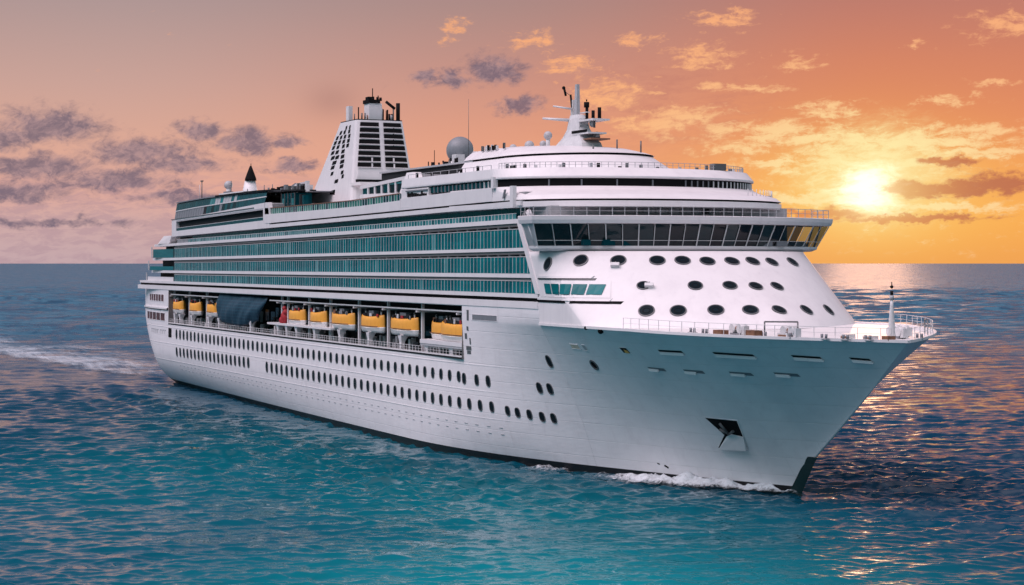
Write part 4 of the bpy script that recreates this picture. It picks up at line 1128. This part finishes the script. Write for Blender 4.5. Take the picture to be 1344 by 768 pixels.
for X, y in ((1.5, -15.9), (3.4, -15.4), (9.9, -11.6), (12.2, -9.8), (15.4, -7.2), (17.2, -5.6), (18.6, -3.6), (17.6, 4.2)): bollard(X, y)
for X, y, l, h in ((4.4, -14.4, 1.8, .55), (7.6, -12.2, 2.2, .7), (10.4, -9.6, 2.0, .5), (15.4, -4.6, 1.6, .6), (16.9, -2.6, 1.6, .45), (18.8, -1.4, 1.2, .5)):
    b = MB(); b.box(X, X + l, y - .5, y + .5, dz(X), dz(X) + h, rng.choice([M['deckwhite'], M['rail'], M['copper']])); b.box(X + .2, X + l - .2, y - .52, y - .505, dz(X) + .08, dz(X) + h * .6, M['wood']); b.build('deck_locker', ship)
for s in (-1, 1):
    b = MB(); X = 9.5; b.path([(X, s*11.2, dz(X)), (X, s*11.2, dz(X) + 1.7), (X + 3.4, s*9.0, dz(X) + 1.75), (X + 3.4, s*9.0, dz(X))], .09, M['frame']); b.build('pipe_frame', ship)

# ------------------------------------------------------------------ lifeboats: things of their own, hung in the bay
def lifeboat(L, Wd=2.3, H=3.0):
    L = L * 1.38
    root = empty('lifeboat')
    def sec(z, k, dw=0.0, n=17):
        r = []
        for i in range(n):
            t = -1 + 2 * i / (n - 1); w = Wd / 2 * k * (1 - abs(t) ** 2.1) ** .52 + dw
            r.append((L / 2 * t * (.86 + .14 * k), -max(w, .02), z + (.42 * t * t * z / 3)))
        return r + [(x, -y, z) for x, y, z in r[::-1]]
    b = MB(); b.loft([sec(-.05, .55), sec(.08, .80), sec(.32, .94), sec(.62, 1.0), sec(.72, 1.04), sec(.82, 1.04)], M['boatwhite'], cap0=True, cap1=True, smooth=True); b.build('boat_hull', root)
    b = MB(); b.loft([sec(.825, .985), sec(1.3, 1.0), sec(1.9, .985), sec(2.25, .93), sec(2.45, .84), sec(2.55, .74)], M['orange'], smooth=True); b.loft([sec(2.55, .74), sec(2.42, .70)], M['orange'], cap1=True)
    b.build('boat_canopy', root)
    b = MB(); b.box(-L*.34, L*.30, -Wd*.27, Wd*.27, 2.62, 3.05, M['dark']); b.box(-L*.1, L*.12, -Wd*.2, Wd*.2, 3.05, 3.5, M['midgrey'])
    for i in range(5): X = rng.uniform(-L*.36, L*.36); b.box(X, X + rng.uniform(.3, 1.1), -Wd*.36, -Wd*.30, 2.6, 2.95 + rng.uniform(0, .4), rng.choice([M['red'], M['rail'], M['dark'], M['copper'], M['wall']]))
    b.build('boat_deck', root)
    for s in (-1, 1): b = MB(); b.tube((s*L*.36, 0, 2.4), (s*L*.36, 0, 3.4), .13, M['rail']); b.sphere((s*L*.36, 0, 3.5), .2, M['frame'], 8, 6); b.build('lifting_hook', root)
    b = MB(); b.path([(-L*.42, -Wd*.40, 1.02), (-L*.2, -Wd*.515, 1.0), (L*.2, -Wd*.515, 1.0), (L*.42, -Wd*.40, 1.02)], .06, M['copper']); b.build('grab_line', root)
    return root
G = 'orange lifeboats in the ship\'s side'
boats = [(-221.6, 5.2, 'orange lifeboat nearest the stern, beside the white stern quarter', -18.8), (-207.6, 5.6, 'orange lifeboat in the middle of the aft trio, two boats aft of the blue tarpaulin', -18.8), (-193.6, 4.8, 'orange lifeboat hanging just aft of the blue tarpaulin', -18.8),
         (-138.0, 6.0, 'orange lifeboat right beside the red bundle, first forward of the tarpaulin', -18.9), (-125.8, 5.6, 'short orange lifeboat with dipped top, second forward of the red bundle', -18.9), (-114.6, 7.8, 'long flat orange lifeboat, third forward of the red bundle', -18.9),
         (-100.0, 7.2, 'orange lifeboat with tall rounded side, fourth forward of the red bundle', -18.9), (-86.6, 8.0, 'orange lifeboat with white keel, fifth forward, next to the paired boats', -18.9), (-71.2, 5.5, 'orange lifeboat mostly hidden behind the foremost one on the white platform', -18.2), (-65.6, 8.6, 'foremost orange lifeboat on a white platform at the end of the bay', -19.1)]
for X, L, lab, y in boats:
    r_ = lifeboat(L); r_.location = (X + L * .69, y, 16.76 if X < -72 else 16.56); tag(r_, lab, 'lifeboat', G)
# blue tarpaulin hung over part of the bay
b = MB(); nx, nz = 26, 12; rings = []
for j in range(nz + 1):
    t = j / nz; r = []
    for i in range(nx + 1):
        s_ = i / nx
        top = 21.75 - .25 * s_; bot = 16.35 - 1.0 * math.sin(math.pi * min(s_ * 1.05, 1)) * .9 + .5 * sstep(.75, 1, s_)
        z = lerp(top, bot, t); x = lerp(-182.6, lerp(-149.5, -155.0, sstep(.1, 1, t)), s_)
        y = -19.6 - 1.15 * math.sin(math.pi * t * .85) * (.6 + .4 * math.sin(math.pi * s_)) - .10 * math.sin(s_ * 40 + t * 3) - .12 * math.sin(s_ * 13 + t * 6)
        r.append((x, y, z))
    rings.append(r)
b.loft(rings, M['tarp'], closed=False, smooth=True)
o = b.build('tarpaulin'); sm = o.modifiers.new('thickness', 'SOLIDIFY'); sm.thickness = .06
tag(o, 'dark blue tarpaulin hung over the boat bay between two groups of lifeboats', 'tarpaulin')
b = MB(); b.sphere((-140.6, -19.2, 18.0), 1.15, M['red'], 12, 8, sx=.9, sy=.7, sz=1.1); b.sphere((-141.4, -19.3, 17.4), .8, M['red'], 10, 6); b.sphere((-139.9, -19.3, 18.9), .55, M['red'], 10, 6); b.sphere((-140.3, -19.4, 19.6), .45, M['red'], 8, 6)
tag(b.build('red_bundle'), 'red cloth bundle on the white platform beside the first lifeboat forward of the tarpaulin', 'bundle')

# ------------------------------------------------------------------ sea
WR = np.random.RandomState(11)
def make_waves():
    comps = []
    main = math.atan2(-FWD.y, -FWD.x) + R(6)             # seas run towards the camera, a little across
    for i in range(130):
        lam = .85 * (9.5 / .85) ** WR.rand()
        sp = R(50) if lam < 6 else R(38)
        a = main + WR.normal(0, 1) * sp * .6
        slope = .026 * (1.0 + .7 * math.exp(-((math.log(lam / 2.9)) / .7) ** 2)) * WR.uniform(.6, 1.3)
        if lam < 1.2: slope *= .8
        comps.append((lam, math.cos(a), math.sin(a), slope * lam / (2 * math.pi), WR.uniform(0, 6.283)))
    # long low swells, which are all that shows of the far water
    for i in range(60):
        lam = 10 * (70 / 10) ** WR.rand(); a = main + WR.normal(0, 1) * R(30)
        comps.append((-lam, math.cos(a), math.sin(a), .03 * WR.uniform(.6, 1.3) * lam / (2 * math.pi), WR.uniform(0, 6.283)))
    return comps
WAVES = make_waves()
def gust(x, y):       # patches of rougher and smoother water
    return .85 + .22 * np.sin(x * .021 + 1.3) * np.sin(y * .017 + .4) + .18 * np.sin(x * .047 - y * .039 + 2.0) 
LEE = (18.0, -32.0)
def wave_height(x, y, cell):
    z = np.zeros_like(x); hx = np.zeros_like(x); hy = np.zeros_like(x)
    calm = 1 - .40 * np.exp(-(((x - LEE[0]) / 34) ** 2 + ((y - LEE[1]) / 20) ** 2))
    side = 1 + .8 * np.exp(-((y + 36) / 16) ** 2) * ((x > -230) & (x < 10))
    amp = gust(x, y) * calm * side
    two = cell.ndim == 2
    rc = np.median(cell, axis=1) if two else cell
    for lam, cx, cy, a, ph in WAVES:
        far = lam < 0; lam = abs(lam)
        w = np.clip((lam / rc - 2.0) / 2.0, 0, 1)
        if far: w = w * np.clip((rc - lam / 11) / (lam / 12), 0, 1)
        on = np.nonzero(w > 1e-3)[0]
        if not len(on): continue
        sl = slice(on[0], on[-1] + 1); ww = w[sl][:, None] if two else w[sl]
        k = 2 * math.pi / lam; t = k * (x[sl] * cx + y[sl] * cy) + ph; s = np.sin(t); c = np.cos(t)
        z[sl] += a * ww * (c + .18 * (2 * c * c - 1)); hx[sl] -= .8 * a * ww * cx * s; hy[sl] -= .8 * a * ww * cy * s
    return z * amp, hx * amp, hy * amp
def sea():
    f, h = 2400.0, 28.0
    dy = np.concatenate([np.linspace(470, 60, 860), np.linspace(59.6, 2.0, 190), np.array([1.4, 1.0, .7, .5])])
    rad = f * h / dy                                     # 143 m to the far horizon
    inner = np.array([2, 12, 30, 55, 80, 105, 125])
    rad = np.concatenate([inner, rad])
    cellr = np.gradient(rad)
    fine = np.arange(-18.5, 18.51, .046)
    wide = np.concatenate([np.arange(-180, -60, 6), np.arange(-60, -18.6, .9)])
    ang = np.concatenate([wide, fine, -wide[::-1]])
    base = math.atan2(FWD.y, FWD.x)
    A = base - np.radians(ang)
    RR, AA = np.meshgrid(rad, A, indexing='ij')
    X = CAM.x + RR * np.cos(AA); Y = CAM.y + RR * np.sin(AA)
    cell = np.maximum(np.repeat(cellr[:, None], len(A), 1), RR * np.radians(np.gradient(ang))[None, :])
    Z, HX, HY = wave_height(X, Y, cell)
    co = np.stack([X + HX, Y + HY, Z], -1).reshape(-1, 3).astype(np.float32)
    nr, na = RR.shape
    i = np.arange(nr - 1)[:, None] * na + np.arange(na - 1)[None, :]
    quads = np.stack([i, i + 1, i + na + 1, i + na], -1).reshape(-1, 4)
    me = bpy.data.meshes.new('sea')
    me.vertices.add(len(co)); me.vertices.foreach_set('co', co.ravel())
    nq = len(quads); me.loops.add(nq * 4); me.loops.foreach_set('vertex_index', quads.ravel().astype(np.int32))
    me.polygons.add(nq); me.polygons.foreach_set('loop_start', np.arange(0, nq * 4, 4, dtype=np.int32))
    me.polygons.foreach_set('use_smooth', np.ones(nq, dtype=bool))
    me.update(calc_edges=True)
    if me.polygons[nq // 2].normal.z < 0: me.flip_normals()
    m, p, t = newmat('sea_water')
    geo = t.nodes.new('ShaderNodeNewGeometry'); sep = t.nodes.new('ShaderNodeSeparateXYZ'); t.links.new(geo.outputs['Position'], sep.inputs[0])
    px, py = N(sep.outputs[0]), N(sep.outputs[1])
    def blob(x0, y0, rx, ry, ax=0.0):
        c, s_ = math.cos(ax), math.sin(ax)
        dx = px - x0; dyy = py - y0
        a = (dx * c + dyy * s_) / rx; b = (dyy * c - dx * s_) / ry
        return N.op('EXPONENT', (a * a + b * b) * -1.0)
    big = nnoise(objvec(t, (.012, .012, .012)), 1.0, 4, .55)
    fa = math.atan2(FWD.y, FWD.x)
    q0 = CAM + FWD * 150 + RGT * 1; q1 = CAM + FWD * 230 - RGT * 42
    turq = N.op('MAXIMUM', blob(q0.x, q0.y, 40, 36, fa), blob(q1.x, q1.y, 90, 40, fa) * .38)
    turq = (turq * (big * .9 + .55)).clamp()
    col = nmix((blob(-95, -42, 135, 34, .05) * .9).clamp(), (.002, .036, .074, 1), (.001, .040, .062, 1))
    turq = N.op('MAXIMUM', turq, blob(0, -42, 62, 30, 0.1) * .5)
    col = nmix(turq, col, (.003, .19, .22, 1))
    setp(p, rough=.05, ior=1.33, spec=.5)
    # beyond the modelled waves the unresolved chop is carried by the gloss
    dx_, dy_ = px - CAM.x, py - CAM.y
    far = nstep(220, 950, N.op('SQRT', dx_ * dx_ + dy_ * dy_))
    cat = nnoise(objvec(t, (1, 1, 1)), .11, 3, .65) * .6 + nnoise(objvec(t, (1, 1, 1)), .026, 3, .6) * .4
    off = nmix(nstep(.42, .58, cat), (.014, .066, .115, 1), (.040, .125, .185, 1))      # bluer offshore, in patches
    t.links.new(nmix(far, col, off), p.inputs['Base Color'])
    t.links.new((far * (nstep(.42, .56, cat) * .40 + .24) + .035).s, p.inputs['Roughness'])
    # fine chop: tilt the normal by noise, from wavelets of a metre up to gust patches
    def vnoise(scale, det):
        n = t.nodes.new('ShaderNodeTexNoise'); n.inputs['Scale'].default_value = scale; n.inputs['Detail'].default_value = det; n.inputs['Roughness'].default_value = .6
        t.links.new(objvec(t), n.inputs['Vector'])
        v = t.nodes.new('ShaderNodeVectorMath'); v.operation = 'SUBTRACT'; t.links.new(n.outputs['Color'], v.inputs[0]); v.inputs[1].default_value = (.5, .5, .5); return v.outputs[0]
    def vop(op, a, b):
        v = t.nodes.new('ShaderNodeVectorMath'); v.operation = op; t.links.new(a, v.inputs[0])
        if isinstance(b, tuple): v.inputs[1].default_value = b
        else: t.links.new(b, v.inputs[1])
        return v.outputs[0]
    nn = vop('ADD', geo.outputs['Normal'], vop('MULTIPLY', vnoise(.55, 3), (.23, .23, 0)))
    nn = vop('ADD', nn, vop('MULTIPLY', vnoise(2.4, 2), (.14, .14, 0)))
    nn = vop('ADD', nn, vop('MULTIPLY', vnoise(.16, 3), (.30, .30, 0)))
    nn = vop('ADD', nn, vop('MULTIPLY', vnoise(.035, 3), (.22, .22, 0)))
    nv = t.nodes.new('ShaderNodeVectorMath'); nv.operation = 'NORMALIZE'; t.links.new(nn, nv.inputs[0])
    t.links.new(nv.outputs[0], p.inputs['Normal'])
    me.materials.append(m)
    o = bpy.data.objects.new('sea', me); COL.objects.link(o); tag(o, 'open teal sea with short choppy waves under the sunset', 'sea', kind='structure')
    return o
sea()
# ---- foam
def foammat(name, scale, lo, hi, stretch=(1, 1, 1), axis=0.0, top=.9, col=(.78, .82, .85)):
    m, p, t = newmat(name)
    at = t.nodes.new('ShaderNodeAttribute'); at.attribute_name = 'cover'
    mp = t.nodes.new('ShaderNodeMapping'); tc = t.nodes.new('ShaderNodeTexCoord'); mp.inputs['Rotation'].default_value = (0, 0, axis); mp.inputs['Scale'].default_value = stretch
    t.links.new(tc.outputs['Object'], mp.inputs['Vector'])
    n = nnoise(mp.outputs[0], scale, 8, .68, .6)
    a = nstep(lo, hi, N(at.outputs['Fac']) * .62 + n * .75 - .38) * top
    p.inputs['Base Color'].default_value = col + (1,); setp(p, rough=.7)
    t.links.new(a.s, p.inputs['Alpha'])
    bump(t, p, n, .6, .3)
    return m
def sheet(name, us, vs, fn, mat, label):
    """fn(u, v) -> x, y, z, cover"""
    me = bpy.data.meshes.new(name); co = []; cv = []
    for u in us:
        for v in vs:
            x, y, z, c = fn(u, v); co.append((x, y, z)); cv.append(c)
    n = len(vs)
    me.from_pydata(co, [], [(i*n+j, (i+1)*n+j, (i+1)*n+j+1, i*n+j+1) for i in range(len(us)-1) for j in range(n-1)])
    at = me.attributes.new('cover', 'FLOAT', 'POINT'); at.data.foreach_set('value', cv)
    for q in me.polygons: q.use_smooth = True
    me.materials.append(mat); me.update()
    if me.polygons[0].normal.z < 0: me.flip_normals()
    o = bpy.data.objects.new(name, me); COL.objects.link(o); tag(o, label, 'foam', kind='stuff')
    return o
from mathutils import noise as mnoise
def wz(x, y, cell):
    z, a, b = wave_height(np.array([x]), np.array([y]), np.array([cell])); return float(z[0])
# bow wave thrown up along the starboard waterline
def bowfoam(u, v):
    X = -52 * u + 1.0; w = hull_half(max(min(X, 0), -240), 0.3) if X < 0 else 0
    d = v * lerp(2.8, 10.5, sstep(0, .40, u))
    y = -w + .35 - d
    crest = sstep(0, .08, u) * math.exp(-((u - .26) / .22) ** 2) * 1.25 + .42 * math.exp(-((u - .72) / .10) ** 2) + .35 * math.exp(-((u - .04) / .05) ** 2)
    prof = math.exp(-((v - .30) / .30) ** 2)
    nz = mnoise.fractal(Vector((X * .55, y * .7, 1.7)), .8, 2.0, 5)
    z = .12 + crest * prof * (.85 + .65 * nz) + .15 * nz * prof
    c = (.25 + .95 * min(crest, 1)) * math.exp(-((v - .33) / .36) ** 2) * sstep(1.0, .86, u) + .1 * nz
    return X, y, z, clamp(c) * (1 if v < .97 else 0)
sheet('bow_wave', [i / 150 for i in range(151)], [j / 26 for j in range(27)], bowfoam, foammat('bow_wave_foam', 1.5, .30, .66, (1, 1, 1)), 'white broken bow wave curling along the waterline at the stem')
# churned wake astern
WD = Vector((-1, 0, 0))
def wakefoam(u, v):
    X = -244 - 420 * u; spread = lerp(12, 40, u ** .7); y = -8 + lerp(-1.2, 1.0, v) * spread
    e = abs(lerp(-1, 1, v)); nz = mnoise.fractal(Vector((X * .03, y * .05, 3.3)), .8, 2, 4)
    c = (1 - .5 * u) * (.62 + .45 * math.exp(-((v - .25) / .22) ** 2)) * sstep(1, .45, e) * sstep(0, .08, u) + .30 * nz
    return X, y, .45 + wz(X, y, 4.0), clamp(c) * sstep(1, .9, e) * sstep(1, .8, u)
sheet('wake_foam', [i / 90 for i in range(91)], [j / 40 for j in range(41)], wakefoam, foammat('wake_foam_water', .26, .24, .86, (.35, 1.6, 1), 0, .62, (.62, .70, .76)), 'pale churned wake trailing astern of the ship')
# thin white skirt of froth along the hull side
def skirt(u, v):
    X = -50 - 190 * u; w = hull_half(X, 0.1); y = -w + .3 - v * 2.4
    nz = mnoise.fractal(Vector((X * .25, y * .5, 8.0)), .8, 2, 4)
    return X, y, .22 + .8 * max(wz(X, y, 1.5), -.2), clamp((.30 + .5 * nz) * (1 - v)) * sstep(0, .05, u)
sheet('side_froth', [i / 190 for i in range(191)], [j / 8 for j in range(9)], skirt, foammat('side_froth_foam', .9, .40, .62, (1, 1, 1)), 'thin line of froth along the starboard waterline')
